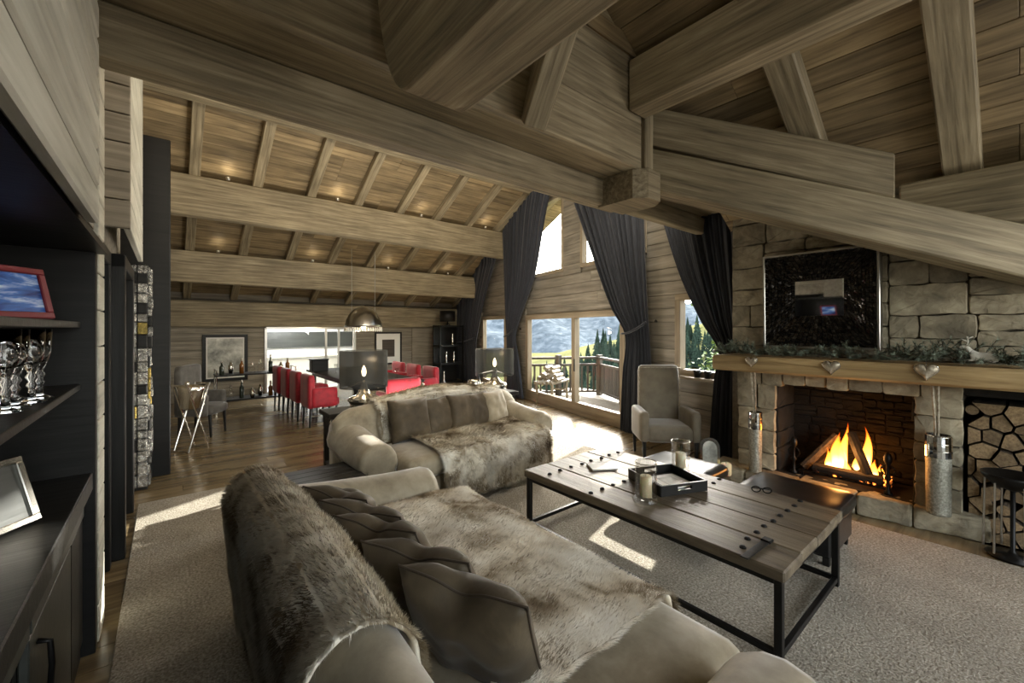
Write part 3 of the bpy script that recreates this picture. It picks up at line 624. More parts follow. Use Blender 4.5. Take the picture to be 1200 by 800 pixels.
zt1 = lambda x: .86+.07*math.exp(-(x/.9)**2)
zt2 = lambda x: .84+.13*math.exp(-(x/.85)**2)
S1L, S1R, S1W, S1D = (1.66, 1.62, .022), PI/2, 2.62, 1.38
S2L, S2R, S2W, S2D = (2.50, 3.47, .022), R(3), 2.40, 1.02
sofa1 = sofa('taupe velvet sofa nearest the camera, seen over its fur covered back', S1L, S1R, S1W, S1D, zt1)
sofa2 = sofa('taupe velvet camel-back sofa beyond the plank table', S2L, S2R, S2W, S2D, zt2)
def back_throw(name, label, loc, rz, D, ztf, x0, x1, t0, t1, n, ln, amp=.012, k=0, wid=.0022):
    r_ = empty(name, loc, rz, label, 'throw', 'fur throws on the sofas')
    cache = {}
    def P(s, t):
        xx = lerp(x0, x1, s); key = round(ztf(xx), 3)
        if key not in cache: cache[key] = along(section(D, key), t0, t1, 60)
        pl = cache[key]; f = t*60; i = min(59, int(f)); f -= i
        y, z = lerp(pl[i][0], pl[i+1][0], f), lerp(pl[i][1], pl[i+1][1], f)
        a = pl[min(i+1, 60)]; b_ = pl[max(0, i)]; ty, tz = a[0]-b_[0], a[1]-b_[1]; L_ = math.hypot(ty, tz) or 1
        ny, nz = tz/L_, -ty/L_
        off = .024+amp*(wob(xx*1.3, t*2.2, k)+.8*math.sin(xx*9+2*math.sin(t*3)+k)*(abs(t-.5)*1.4))+.012*(1-abs(2*t-1))
        xx += .02*wob(t*2, s*3, k+5)
        return (xx, y+ny*off, z+nz*off)
    grid('hide', P, 60, 60, M_fur, r_, .012).modifiers[0].offset = 1; fur('fur', P, n, ln, M_fur, r_, flow=-.5 if t0 < .1 else .6, width=wid, side=-1)
    return r_
def seat_throw(name, label, loc, rz, D, x0, x1, zlow, n, ln, k=0, wid=.0022, yb=None):
    r_ = empty(name, loc, rz, label, 'throw', 'fur throws on the sofas'); yb = yb if yb is not None else D-.34
    pts = [(yb, .535), (D*.55, .548), (D*.3, .543), (.04, .525), (-.03, .505), (-.06, .47), (-.068, .4), (-.075, .3), (-.085, zlow)]
    pl = along(pts, 0, 1, 60)
    def P(s, t):
        xx = lerp(x0, x1, s); f = t*60; i = min(59, int(f)); f -= i
        y, z = lerp(pl[i][0], pl[i+1][0], f), lerp(pl[i][1], pl[i+1][1], f)
        hang = max(0, min(1, (.5-z)/.15))
        y -= hang*(.022+.022*math.sin(xx*16+k+1.5*math.sin(xx*5))); z += (1-hang)*(.012+.014*wob(xx*1.5, t*2, k)+.008*math.sin(xx*11+t*4))
        if t < .5: y += .03*wob(xx*2, 1, k)
        if t > .9: z += .02*wob(xx*3, 2, k)
        xx += .03*wob(t*2.5, s, k+3)
        return (xx, y, z)
    grid('hide', P, 70, 60, M_fur, r_, .012).modifiers[0].offset = 1; fur('fur', P, n, ln, M_fur, r_, flow=.9, width=wid, side=-1)
    return r_
back_throw('fur_throw', 'brown and cream fur throw over the nearest sofa back', S1L, S1R, S1D, zt1, -.58, 1.04, .03, .74, 90000, .020, .014, 1, .0016)
seat_throw('fur_throw', 'striped fur throw spread over the nearest sofa seat', S1L, S1R, S1D, -.66, .92, .14, 80000, .020, 2, .0016, yb=.86)
back_throw('fur_throw', 'pale fur throw along the top of the camel-back sofa', S2L, S2R, S2D, zt2, -.76, .86, .22, .78, 34000, .03, .012, 3, .0026)
seat_throw('fur_throw', 'long cream fur throw hanging to the rug from the camel-back sofa seat', S2L, S2R, S2D, -.52, .88, .075, 45000, .035, 4, .0026, yb=.62)
def pillow(label, M, size, th, mat, group, piping=None, chop=.0, seed=0):
    r_ = empty('scatter_cushion', label=label, cat='cushion', group=group); r_.matrix_world = M
    n = 22
    def surf(sg):
        def P(a, b_):
            u, v = a*2-1, b_*2-1
            pin = 1-.045*(1-abs(u)**2.2)*abs(v)**3; pin2 = 1-.045*(1-abs(v)**2.2)*abs(u)**3
            x = u*size/2*pin2; z = v*size/2*pin
            prof = max(0, (1-abs(u)**3.2)*(1-abs(v)**3.2))**.5
            y = sg*th/2*prof*(1+.18*wob(u*.8, v*.8, seed))
            if chop: z -= chop*math.exp(-(u/.28)**2)*max(0, v)**2
            return (x, y, z+size/2)
        return P
    vs = []; fs = []
    for sg in (1, -1):
        P = surf(sg); k = len(vs)
        vs += [P(i/n, j/n) for j in range(n+1) for i in range(n+1)]
        fs += [tuple(k+q for q in (j*(n+1)+i, j*(n+1)+i+1, (j+1)*(n+1)+i+1, (j+1)*(n+1)+i)) for j in range(n) for i in range(n)]
    me = bpy.data.meshes.new('cover'); me.from_pydata(vs, [], fs); bm = bmesh.new(); bm.from_mesh(me); bmesh.ops.remove_doubles(bm, verts=bm.verts, dist=1e-4); bmesh.ops.recalc_face_normals(bm, faces=bm.faces); bm.to_mesh(me); bm.free()
    link('cover', me, mat, r_, True)
    if piping:
        P = surf(1); ring = [P(i/n, 0) for i in range(n)]+[P(1, i/n) for i in range(n)]+[P(1-i/n, 1) for i in range(n)]+[P(0, 1-i/n) for i in range(n)]
        ring = [(x, 0, z) for x, y, z in ring]; MB().tube(ring+[ring[0]], .0045, 6).build('piping', piping, r_, True)
    return r_
def PM(x, y, z, yaw, lean, roll=0): return Matrix.Translation((x, y, z)) @ Matrix.Rotation(yaw, 4, 'Z') @ Matrix.Rotation(lean, 4, 'X') @ Matrix.Rotation(roll, 4, 'Y')
nm = ['dark piped cushion nearest the camera on the near sofa', 'second piped cushion from the camera on the near sofa', 'middle piped cushion leaning on the near sofa back', 'fourth piped cushion from the camera on the near sofa', 'piped cushion next to last before the far arm', 'farthest small piped cushion against the near sofa far arm']
M_pip = plain('piping_cord', lin(58, 48, 36), .7)
for i, (yy_, xx_, sz) in enumerate([(1.23, .92, .46), (1.51, .90, .45), (1.78, .89, .45), (2.04, .87, .44), (2.28, .86, .43), (2.44, .86, .38)]):
    pillow(nm[i], PM(xx_-.03, yy_, .50, PI/2+R(26+5*(i % 2)), R(-29), R(3*(i % 3-1))), sz, .2, M_velvd, 'piped cushions on the near sofa', M_pip, .04, i)
nm = ['plain brown cushion at the sunlit end of the camel-back sofa', 'narrow brown cushion second along the camel-back sofa', 'brown cushion at the middle of the camel-back sofa', 'brown cushion fourth along the camel-back sofa', 'lighter brown cushion nearest the terrace door']
for i, (xx_, yy_, yw, sz) in enumerate([(1.96, 3.99, -4, .44), (2.34, 4.05, 12, .40), (2.64, 4.05, 10, .41), (2.92, 4.08, 14, .40), (3.15, 4.08, 18, .40)]):
    pillow(nm[i], PM(xx_, yy_, .545, R(yw), R(-16), R(2*(i % 3-1))), sz, .18, M_velvd if i < 4 else M_velv, 'brown cushions on the camel-back sofa', None, 0, i+10)

# ================================================================== coffee table and what stands on it
ct = empty('coffee_table', (2.87, 1.70, .022), 0, 'long plank coffee table on a black steel frame', 'table')
xs = [-.54, -.27, 0, .27, .54]
for i, (a, b_) in enumerate(zip(xs, xs[1:])): MB().box(a+.001, b_-.001, -.97+.004*(i % 2), .97-.006*(i % 2), .425+.001*(i % 2), .485+.0015*(i % 2), .008).build('plank', M_table, ct)
for sx in (-1, 1):
    for sy in (-1, 1): MB().box(sx*.505-.019, sx*.505+.019, sy*.935-.019, sy*.935+.019, 0, .425, .003).build('leg', M_metal, ct)
    MB().box(sx*.505-.015, sx*.505+.015, -.92, .92, .395, .425, .003).build('top_rail', M_metal, ct); MB().box(sx*.505-.015, sx*.505+.015, -.92, .92, .03, .06, .003).build('bottom_rail', M_metal, ct)
for sy in (-1, 1): MB().box(-.49, .49, sy*.935-.015, sy*.935+.015, .395, .425, .003).build('top_rail', M_metal, ct); MB().box(-.49, .49, sy*.935-.015, sy*.935+.015, .03, .06, .003).build('bottom_rail', M_metal, ct)
st = MB().lathe([(.018, 0), (.017, .006), (.011, .013), (.002, .015)], 10).mesh('stud'); st.materials.append(M_metal)
for (yv, x0, x1, n) in ((-.73, -.45, .5, 9), (.27, -.5, -.12, 4), (-.2, .38, .5, 2), (.75, -.45, .48, 8)):
    for i in range(n):
        o = bpy.data.objects.new('stud', st); COL.objects.link(o); o.parent = ct; o.location = (lerp(x0, x1, i/(n-1)), yv+.012*random.uniform(-1, 1), .485)
for nm_, p in (('leather strap lying across the near corner of the plank table', (2.46, .90)),):
    o = empty('leather_strap', (p[0], p[1], .5115), R(-2), nm_, 'strap')
    MB().box(-.16, .1, -.02, .02, 0, .008, .003).build('band', M_leather, o); MB().box(.1, .15, -.025, .025, 0, .016, .004).build('buckle', M_metal, o)
o = empty('spectacles', (3.33, 1.19, .5115), R(-60), 'folded dark glasses at the far edge of the plank table', 'glasses')
for sx in (-1, 1): MB().tube([(sx*.035+.028*math.cos(t*PI/6), 0, .02+.02*math.sin(t*PI/6)) for t in range(13)], .004, 6).build('rim', M_metal, o); MB().tube([(sx*.065, 0, .025), (sx*.06, .05, .012), (-sx*.03, .06, .008)], .004, 6).build('temple', M_metal, o)
MB().tube([(-.008, 0, .025), (.008, 0, .025)], .004, 6).build('bridge', M_metal, o)
def candle_jar(label, loc, r_, h, hc):
    o = empty('candle_jar', loc, 0, label, 'candle holder', 'candle jars on the plank table')
    MB().lathe([(r_*1.12, 0), (r_*1.15, .012), (r_*.95, .022), (r_, .03), (r_*1.02, h), (r_*.96, h), (r_*.94, .034), (.001, .03)], 24).build('glass', M_jar, o, True)
    MB().tube([(r_*1.0*math.cos(t*PI/16), r_*1.0*math.sin(t*PI/16), h) for t in range(33)], .003, 6).build('rim', M_silver, o, True)
    c = MB().lathe([(r_*.55, .034), (r_*.56, hc), (r_*.48, hc+.006), (.003, hc)], 18).build('candle', M_wax, o, True); MB().tube([(0, 0, hc), (.002, 0, hc+.015)], .0016, 5).build('wick', M_metal, c)
candle_jar('tall glass candle jar standing before the black tray', (2.55, 1.64, .5115), .072, .27, .17)
candle_jar('tall glass candle jar standing behind the black tray', (3.31, 1.80, .5115), .072, .25, .15)
tr = empty('serving_tray', (2.95, 1.72, .5115), R(-22), 'square black lacquer tray with cut out handles', 'tray')
MB().box(-.2, .2, -.2, .2, 0, .012, .003).build('tray_base', M_black, tr)
for k_ in range(4):
    o = MB(); a = k_*PI/2; q = Matrix.Rotation(a, 4, 'Z')
    if k_ % 2: bl = [(-.2, .2, .19, .205, 0, .075)]
    else: bl = [(-.2, -.06, .19, .205, 0, .075), (.06, .2, .19, .205, 0, .075), (-.06, .06, .19, .205, 0, .03), (-.06, .06, .19, .205, .058, .075)]
    for c in bl:
        t = MB().box(*c); o.add([q @ Vector(v) for v in t.v], t.f)
    o.build('tray_side', M_black, tr)
o = empty('magazine', (2.95, 1.70, .5245), R(-20), 'pale magazine lying inside the black tray', 'magazine'); MB().box(-.1, .14, -.13, .13, 0, .012, .002).build('pages', M_paper, o); MB().box(-.102, .142, -.132, .132, .012, .014).build('cover', M_paper, o); MB().box(-.05, .09, -.08, .08, .014, .0145).build('cover_print', M_print, o)
o = empty('notebook', (2.88, 2.28, .5115), R(-32), 'thin white notebook on the plank table', 'notebook'); MB().box(-.11, .11, -.085, .085, 0, .012, .002).build('pages', M_paper, o); MB().box(-.112, .112, -.087, .087, .012, .015, .001).build('cover', M_paper, o)
# ottomans beyond the table
def ottoman(label, x0, x1, y0, y1):
    o = empty('leather_ottoman', ((x0+x1)/2, (y0+y1)/2, .022), 0, label, 'ottoman', 'black leather ottomans'); a, b_ = (x1-x0)/2, (y1-y0)/2
    puff('padded_top', -a, a, -b_, b_, .28, .40, M_leather, o, crown=.012); MB().box(-a+.03, a-.03, -b_+.03, b_-.03, .06, .3, .02).build('body', M_leather, o)
    for sx in (-1, 1):
        for sy in (-1, 1): MB().box(sx*(a-.07)-.02, sx*(a-.07)+.02, sy*(b_-.07)-.02, sy*(b_-.07)+.02, 0, .07).build('foot', M_black, o)
    MB().tube([(-a*.97, -b_*.97, .345), (a*.97, -b_*.97, .345), (a*.97, b_*.97, .345), (-a*.97, b_*.97, .345), (-a*.97, -b_*.97, .345)], .006, 6).build('piping', M_leather, o)
ottoman('black leather ottoman between the plank table and the fire', 3.54, 4.16, .80, 1.5)
ottoman('glossy leather ottoman behind the table candle and near the armchair', 3.5, 4.06, 1.72, 2.4)
# ================================================================== armchair by the window
M_taupe = grain('mole_velvet', [(.3, lin(104, 95, 80)), (.7, lin(124, 115, 98))], (1, 1, 1), 6, 5, .6, .08, rand=0, patch=.06, sheen=.4, spec=.2)
ac = empty('high_back_armchair', (5.02, 2.95, 0), -AZ-R(4), 'grey velvet high-back armchair beside the terrace curtain', 'armchair')
puff('seat', -.30, .30, -.28, .30, .27, .47, M_taupe, ac, crown=.02, n=10)
q = puff('backrest', -.27, .27, .24, .40, .25, 1.2, M_taupe, ac, crown=0, n=10)
for sx in (-1, 1):
    puff('arm', sx*.315-.06, sx*.315+.06, -.28, .30, .27, .66, M_taupe, ac, crown=0, n=8)
    for yy_ in (-.24, .32): MB().tube([(sx*.315, yy_, 0), (sx*.32, yy_, .3)], [.018, .028], 8).build('leg', M_black, ac)
MB().tube([(-.27, .24, .3), (-.27, .24, 1.17), (.27, .24, 1.17), (.27, .24, .3)], .007, 6).build('piping', M_heart, ac)
# ================================================================== side tables, lamps behind the sofa
sd = empty('side_table', (.92, 3.62, .022), R(0), 'low dark slatted side table between the two sofas', 'table')
for i in range(6): MB().box(-.36, .36, -.33+i*.11, -.33+i*.11+.104, .43, .46, .004).build('slat', M_black, sd)
for sx in (-1, 1):
    for sy in (-1, 1): MB().box(sx*.32-.02, sx*.32+.02, sy*.28-.02, sy*.28+.02, 0, .43).build('leg', M_black, sd)
cs = empty('console_table', (2.7, 4.95, 0), 0, 'dark narrow console behind the camel-back sofa', 'console')
MB().box(-1.35, 1.35, -.2, .2, .72, .77, .006).build('top', M_black, cs)
for x in (-1.28, 1.28):
    for yy_ in (-.15, .15): MB().box(x-.025, x+.025, yy_-.025, yy_+.025, 0, .72).build('leg', M_black, cs)
MB().box(-1.3, 1.3, -.17, .17, .15, .18).build('lower_shelf', M_black, cs)
up_ = empty('fill_light_housing', (3.05, 5.75, 0), 0, 'made-up housing of the added fill light on the floor behind the console', 'lamp')  # housing added around the unseen upward fill light
MB().box(-1.12, 1.12, -.42, .42, 0, .1, .01).build('housing', M_metal, up_)
for sy in (-1, 1): MB().box(-1.14, 1.14, sy*.43-.01, sy*.43+.01, 0, .13, .004).build('side_lip', M_metal, up_)
def table_lamp(label, loc, w, h):
    o = empty('table_lamp', loc, 0, label, 'lamp', 'smoked glass table lamps')
    MB().lathe([(.15, 0), (.16, .02), (.15, .03), (.17, .06), (.19, .09), (.16, .12), (.09, .14), (.07, .17), (.045, .22), (.03, .27), (.022, .31), (.001, .31)], 24).build('base', M_silver, o, True)
    MB().tube([(0, 0, .31), (0, 0, .36)], .012, 8).build('stem', M_silver, o)
    MB().lathe([(.012, .36), (.026, .39), (.028, .42), (.018, .46), (.003, .49)], 12).build('flame_bulb', M_bulb, o, True)
    for k_ in range(4): a = k_*PI/2+.3; MB().tube([(.03*math.cos(a), .03*math.sin(a), .30), (w*.46*math.cos(a), w*.46*math.sin(a), .24)], .004, 6).build('shade_arm', M_silver, o)
    R_ = w/2; rings = [[(R_*math.cos(2*PI*j/32), R_*.8*math.sin(2*PI*j/32), z_) for j in range(32)] for z_ in (.23, .23+h)]
    MB().loft(rings, False).build('shade', M_smoke, o, True)
    d_ = bpy.data.lights.new('lamp_light', 'POINT'); d_.energy = 5; d_.color = (1, .75, .45); d_.shadow_soft_size = .03; l_ = bpy.data.objects.new('lamp_light', d_); COL.objects.link(l_); l_.location = (loc[0], loc[1], loc[2]+.53)
table_lamp('large smoked glass lamp in front of the red dining chairs', (1.82, 5.0, .77), .56, .44)
table_lamp('smaller smoked glass lamp beside the terrace curtain', (3.80, 5.02, .77), .62, .40)
o = empty('glass_ornament', (2.55, 4.92, .77), 0, 'round glass ornament beside the large lamp', 'ornament'); MB().lathe([(.05, 0), (.10, .04), (.12, .10), (.09, .17), (.03, .2), (.001, .2)], 18).build('bowl', M_silver, o, True); MB().lathe([(.02, .2), (.03, .215), (.001, .24)], 10).build('knob', M_silver, o, True)
o = empty('silver_pot', (3.38, 4.95, .77), 0, 'round silver pot beside the smaller lamp', 'pot'); MB().lathe([(.06, 0), (.1, .05), (.12, .12), (.09, .18), (.09, .2), (.08, .2), (.08, .18), (.001, .1)], 18).build('body', M_silver, o, True); MB().tube([(.09, 0, .15), (.15, 0, .14), (.15, 0, .07), (.11, 0, .06)], .008, 6).build('handle', M_silver, o)

# ================================================================== dining group
dt = empty('dining_table', (3.08, 8.75, 0), 0, 'long dark dining table among the red chairs', 'table')
MB().box(-.6, .6, -1.75, 1.75, .71, .76, .01).build('top', M_black, dt); MB().box(-.5, .5, -1.65, 1.65, .63, .71).build('apron', M_black, dt)
for sx in (-1, 1):
    for sy in (-1, 1): MB().box(sx*.48-.05, sx*.48+.05, sy*1.6-.05, sy*1.6+.05, 0, .63, .006).build('leg', M_black, dt)
def tub_chair(label, x, y, rz, mat, group, high=False):
    o = empty('upholstered_chair', (x, y, 0), rz, label, 'chair', group); zt = 1.12 if high else .90
    puff('seat', -.26, .26, -.26, .2, .34, .49, mat, o, crown=.02, n=8); puff('backrest', -.29, .29, .16, .28, .32, zt, mat, o, crown=0, n=8)
    for sx in (-1, 1):
        puff('arm', sx*.27-.045, sx*.27+.045, -.2, .22, .34, .68, mat, o, crown=0, n=6)
        for yy_ in (-.2, .22): MB().tube([(sx*.22, yy_*1.08, 0), (sx*.22, yy_, .36)], [.016, .026], 8).build('leg', M_black, o)
    return o
lf = ['red velvet chair nearest the sofa on the wall side of the dining table', 'second red chair along the wall side of the dining table', 'third red chair along the wall side of the dining table', 'farthest red chair on the wall side of the dining table']
for i, (x, y) in enumerate([(2.12, 7.95), (2.10, 8.72), (2.08, 9.45), (2.06, 10.2)]): tub_chair(lf[i], x, y, PI/2, M_red, 'red dining chairs')
rf = ['red chair on the window side nearest the curtain', 'middle red chair on the window side of the dining table', 'far red chair on the window side beside the lamp shade']
for i, (x, y) in enumerate([(4.12, 8.0), (4.12, 8.8), (4.12, 9.6)]): tub_chair(rf[i], x, y, -PI/2, M_red, 'red dining chairs')
tub_chair('red chair at the table head with its back to the sofa', 2.95, 6.55, PI, M_red, 'red dining chairs')
tub_chair('grey high-back chair behind the champagne stand', .45, 8.35, R(60), M_grey, None, True)
for i, (x, y) in enumerate([(2.75, 7.6), (2.75, 8.4), (2.75, 9.2), (3.4, 7.6), (3.4, 8.4), (3.4, 9.2)]):
    o = empty('wine_goblet', (x, y, .76), 0, 'clear goblet standing on the dining table', 'glass', 'goblets on the dining table'); MB().lathe([(.035, 0), (.035, .004), (.005, .01), (.005, .09), (.035, .12), (.04, .19), (.037, .19), (.03, .125), (.001, .1)], 12).build('bowl', M_jar, o, True); MB().lathe([(.036, 0), (.036, .003), (.006, .008), (.001, .01)], 12).build('foot', M_jar, o, True)
o = empty('place_box', (2.6, 9.9, .76), 0, 'dark box at the far end of the dining table', 'box'); MB().box(-.17, .17, -.12, .12, 0, .24, .01).build('body', M_black, o); MB().box(-.18, .18, -.13, .13, .24, .27, .006).build('lid', M_black, o)
# pendant
pn = empty('pendant_lamp', (3.52, 9.7, 1.62), 0, 'domed grey pendant with hanging glass drops above the dining table', 'lamp')
MB().lathe([(.42, .12), (.41, .17), (.38, .28), (.31, .42), (.2, .53), (.08, .59), (.02, .60), (.02, .62), (.001, .62)], 32).build('dome', M_chrome, pn, True)
for ring, n_ in ((.41, 40),):
    M_drop = plain('milky_glass', lin(228, 228, 222), .08, 0, .6); me = MB().lathe([(.002, -.06), (.018, -.03), (.016, .0), (.006, .03), (.002, .05)], 6).mesh('glass_drop'); me.materials.append(M_drop)
    for k_ in range(n_): o = bpy.data.objects.new('glass_drop', me); COL.objects.link(o); o.parent = pn; o.location = (ring*math.cos(2*PI*k_/n_), ring*math.sin(2*PI*k_/n_), .07)
for x in (-.27, .27): MB().tube([(x, 0, .40), (x, 0, 1.9)], .006, 6).build('suspension_wire', M_chrome, pn)
MB().lathe([(.05, .08), (.06, .14), (.001, .2)], 12).build('bulb', M_bulb, pn, True)
d = bpy.data.lights.new('pendant_light', 'POINT'); d.energy = 18; d.color = (1, .85, .62); d.shadow_soft_size = .06; l_ = bpy.data.objects.new('pendant_light', d); COL.objects.link(l_); l_.location = (3.52, 9.7, 1.58)
# uplights on the purlins
def uplight(label, x, y, z, e):
    o = empty('spot_uplight', (x, y, z), 0, label, 'spotlight', 'small spotlights on the purlins'); MB().lathe([(.03, 0), (.035, .05), (.03, .05)], 12).build('housing', M_chrome, o, True); MB().lathe([(.028, .051), (.001, .054)], 12).build('lens', M_lens, o)
    d_ = bpy.data.lights.new('spot_light', 'POINT'); d_.energy = e; d_.color = (1, .84, .6); d_.shadow_soft_size = .05; l_ = bpy.data.objects.new('spot_light', d_); COL.objects.link(l_); l_.location = (x, y-.12, z+.12)
UPE = .5
for i, (x, nm_) in enumerate(((.80, 'nearest the black partition'), (2.6, 'second along'), (4.42, 'third along'), (6.2, 'nearest the curtain'))):
    uplight('tiny spotlight on the long higher purlin, '+nm_, x, 8.58, 4.23, UPE)
    uplight('tiny spotlight on the lower purlin above the pendant, '+nm_, x, 10.42, 3.25, UPE*.7)
# ================================================================== bar, bottles, champagne stand, pictures
br = empty('bar_trolley', (1.5, 10.6, 0), 0, 'two-tier chrome drinks trolley below the framed print', 'trolley')
for zz in (.2, .72): MB().box(-.75, .75, -.25, .25, zz, zz+.03, .004).build('shelf', M_black, br)
for sx in (-1, 1):
    for sy in (-1, 1): MB().tube([(sx*.73, sy*.23, 0), (sx*.73, sy*.23, .85)], .014, 8).build('post', M_silver, br)
    MB().tube([(sx*.73, -.23, .84), (sx*.73, .23, .84)], .012, 8).build('rail', M_silver, br)
bk = [('dark green wine bottle', M_bottle, [(.035, 0), (.037, .01), (.037, .19), (.015, .24), (.013, .31), (.001, .31)]), ('square whisky decanter', M_jar, [(.05, 0), (.05, .13), (.02, .16), (.025, .2), (.03, .22), (.001, .25)]), ('amber spirit bottle', M_amber, [(.038, 0), (.038, .16), (.014, .2), (.014, .26), (.001, .26)]), ('silver shaker', M_silver, [(.03, 0), (.045, .1), (.04, .17), (.02, .2), (.02, .23), (.001, .23)])]
pos = ['at the trolley end by the grey chair', 'second from the grey chair', 'third from the grey chair', 'near the middle of the trolley', 'just past the middle of the trolley', 'third from the bright window', 'second from the bright window', 'at the trolley end by the bright window']
for tier, zz, tn in ((0, .75, 'top tier'), (1, .23, 'lower tier')):
    for i in range(8):
        nm_, mt, pr = bk[(i*3+tier*2+i//4) % 4]; sc = 1.0+.15*((i*7) % 3-1)
        o = empty('bar_bottle', (.86+i*.18, 10.52+.12*((i*5) % 3-1), zz), 0, '%s on the %s, %s' % (nm_, tn, pos[i]), 'bottle', 'bottles on the drinks trolley'); o.scale = (1.15, 1.15, sc)
        MB().lathe(pr, 14).build('body', mt, o, True); MB().lathe([(.016, pr[-2][1]-.02), (.016, pr[-1][1]+.02), (.001, pr[-1][1]+.022)], 10).build('stopper', M_silver, o)
cst = empty('champagne_stand', (.26, 7.38, 0), R(40), 'silver champagne bucket on crossed legs', 'bucket stand')
MB().lathe([(.09, .58), (.12, .60), (.155, .84), (.175, .9), (.168, .9), (.145, .85), (.11, .62), (.001, .61)], 20).build('bucket', M_silver, cst, True)
for sx in (-1, 1):
    for yy_ in (-.12, .12): MB().tube([(sx*.15, yy_, .01), (-sx*.17, yy_, .93)], .013, 8).build('crossed_leg', M_silver, cst)
    MB().tube([(sx*.15, -.12, .02), (sx*.15, .12, .02)], .012, 8).build('foot_bar', M_silver, cst); MB().tube([(sx*.17, -.13, .92), (sx*.17, .13, .92)], .012, 8).build('top_bar', M_silver, cst)
MB().lathe([(.02, 0), (.03, .02), (.02, .05), (.001, .06)], 10, (-.17, -.12, .93)).build('finial', M_silver, cst, True)
def picture(label, x0, x1, z0, z1, y, fr, mtm, mg=.06, mt=None):
    o = empty('framed_print', ((x0+x1)/2, y, z0), 0, label, 'picture'); w_, h_ = (x1-x0)/2, z1-z0
    for c in ((-w_, w_, 0, fr), (-w_, w_, h_-fr, h_), (-w_, -w_+fr, fr, h_-fr), (w_-fr, w_, fr, h_-fr)): MB().box(c[0], c[1], -.04, 0, c[2], c[3], .004).build('frame', M_black, o)
    MB().box(-w_+fr, w_-fr, -.02, -.01, fr, h_-fr).build('mount', M_paper, o); MB().box(-w_+fr+mg, w_-fr-mg, -.024, -.02, fr+mg, h_-fr-mg).build('print', mtm, o)
picture('wide black framed pale print above the drinks trolley', .63, 1.54, .44, 1.56, 12.19, .07, M_print, .03)
picture('small black framed photograph with a white mount right of the pendant', 4.75, 5.6, .62, 1.6, 12.19, .05, M_rail, .18)
sw = struct('trim_3', 'pale blank wall panel beside the black display stand'); MB().box(5.95, 6.7, 12.16, 12.19, .5, 1.72, .004).build('panel_mesh', M_wallw, sw)
dc = empty('display_stand', (6.75, 11.3, 0), 0, 'tall black display stand in the dining corner', 'stand')
for zz in (.0, .6, 1.15, 1.75): MB().box(-.42, .42, -.22, .22, zz, zz+.05, .005).build('shelf', M_black, dc)
for sx in (-1, 1):
    for sy in (-1, 1): MB().box(sx*.4-.02, sx*.4+.02, sy*.2-.02, sy*.2+.02, 0, 1.8).build('post', M_black, dc)
MB().box(-.42, .42, .2, .23, 0, 1.8).build('back_panel', M_black, dc)
for x, zz, nm_ in ((-.2, .05, 'bottom'), (.15, .65, 'middle'), (-.12, .65, 'middle'), (.1, 1.2, 'upper')):
    o = empty('silver_figurine', (6.75+x, 11.22, zz), 0, 'silver figurine on the %s shelf of the black stand, %s' % (nm_, 'curtain side' if x > 0 else 'wall side'), 'figurine'); MB().lathe([(.06, 0), (.06, .02), (.02, .05), (.04, .14), (.03, .22), (.012, .27), (.03, .33), (.001, .37)], 12).build('figure', M_silver, o, True); MB().lathe([(.07, -.0), (.07, .012)], 12).build('plinth', M_black, o)
o = empty('table_lamp', (6.72, 11.3, 1.8), 0, 'dark shaded lamp on top of the black display stand', 'lamp'); MB().lathe([(.08, 0), (.08, .02), (.02, .05), (.02, .15), (.001, .16)], 14).build('base', M_silver, o, True); MB().lathe([(.24, .12), (.24, .45)], 24).build('shade', M_black, o, True); MB().lathe([(.01, .15), (.025, .2), (.002, .27)], 10).build('flame_bulb', M_bulb, o)
# ================================================================== curtains
def curtain(label, keys, folds, seed, tie=None, bottom=None, off=.17):
    """keys: (z, Y of the far edge, Y of the near edge), top to bottom"""
    o = empty('long_curtain', (0, 0, 0), 0, label, 'curtain', 'dark linen curtains'); kk = sorted((k_[0], k_[1], k_[2]) for k_ in keys); z0, z1 = kk[0][0], kk[-1][0]
    tops = (keys[0][3], keys[0][4]) if len(keys[0]) > 3 else (z1, z1)
    def P(s, t):
        zt = lerp(tops[0], tops[1], s); z_ = lerp(zt, z0, t); Ya, Yb = interp(kk, z_); wd = abs(Ya-Yb)
        ss = s+.012*math.sin(9*s+seed); Y = lerp(Ya, Yb, ss)
        am = min(.05, .026+.05/max(.3, wd)*.5)
        f = math.sin(2*PI*folds*s+1.6*math.sin(7*s+seed)+.35*math.sin(z_*1.1+seed))
        a = am*.62*(f*(.6+.4*math.sin(11*s+seed*2))+.45*math.sin(2*PI*folds*1.63*s+seed+z_*.3)+.25*math.sin(2*PI*folds*2.7*s+2*seed))
        p = wp(Y, off+a, z_); return (p.x, p.y, p.z)
    grid('drape', P, folds*12, 46, M_curt, o)
    if tie:
        z_ = tie; Ya, Yb = interp(kk, z_); pts = []
        for i in range(17): f = i/16; p = wp(lerp(Ya+.03*(1 if Ya > Yb else -1), Yb, f), off+.085-.02*(2*f-1)**2, z_+.0+.18*f*f); pts.append(p)
        MB().tube(pts, .018, 6).build('tieback', M_curt, o, True); p = wp(Yb, .03, z_+.2); MB().lathe([(.02, -.02), (.025, 0), (.001, .02)], 8, tuple(p)).build('hook', M_metal, o)
    return o
curtain('dark curtain in the dining corner beside the display stand', [(3.55, 12.0, 8.9, 3.0, 4.1), (2.6, 12.0, 9.6), (1.6, 12.0, 10.15), (1.2, 12.0, 10.3), (.03, 12.0, 9.95)], 10, 1.0, 1.25)
curtain('dark curtain between the dining window and the terrace door', [(4.9, 8.62, 6.05, 4.25, 5.2), (4.3, 8.6, 6.35), (2.85, 8.48, 6.9), (2.0, 8.4, 7.55), (1.5, 8.32, 7.85), (1.0, 8.3, 7.7), (.03, 8.3, 7.45)], 11, 2.3, 1.5)
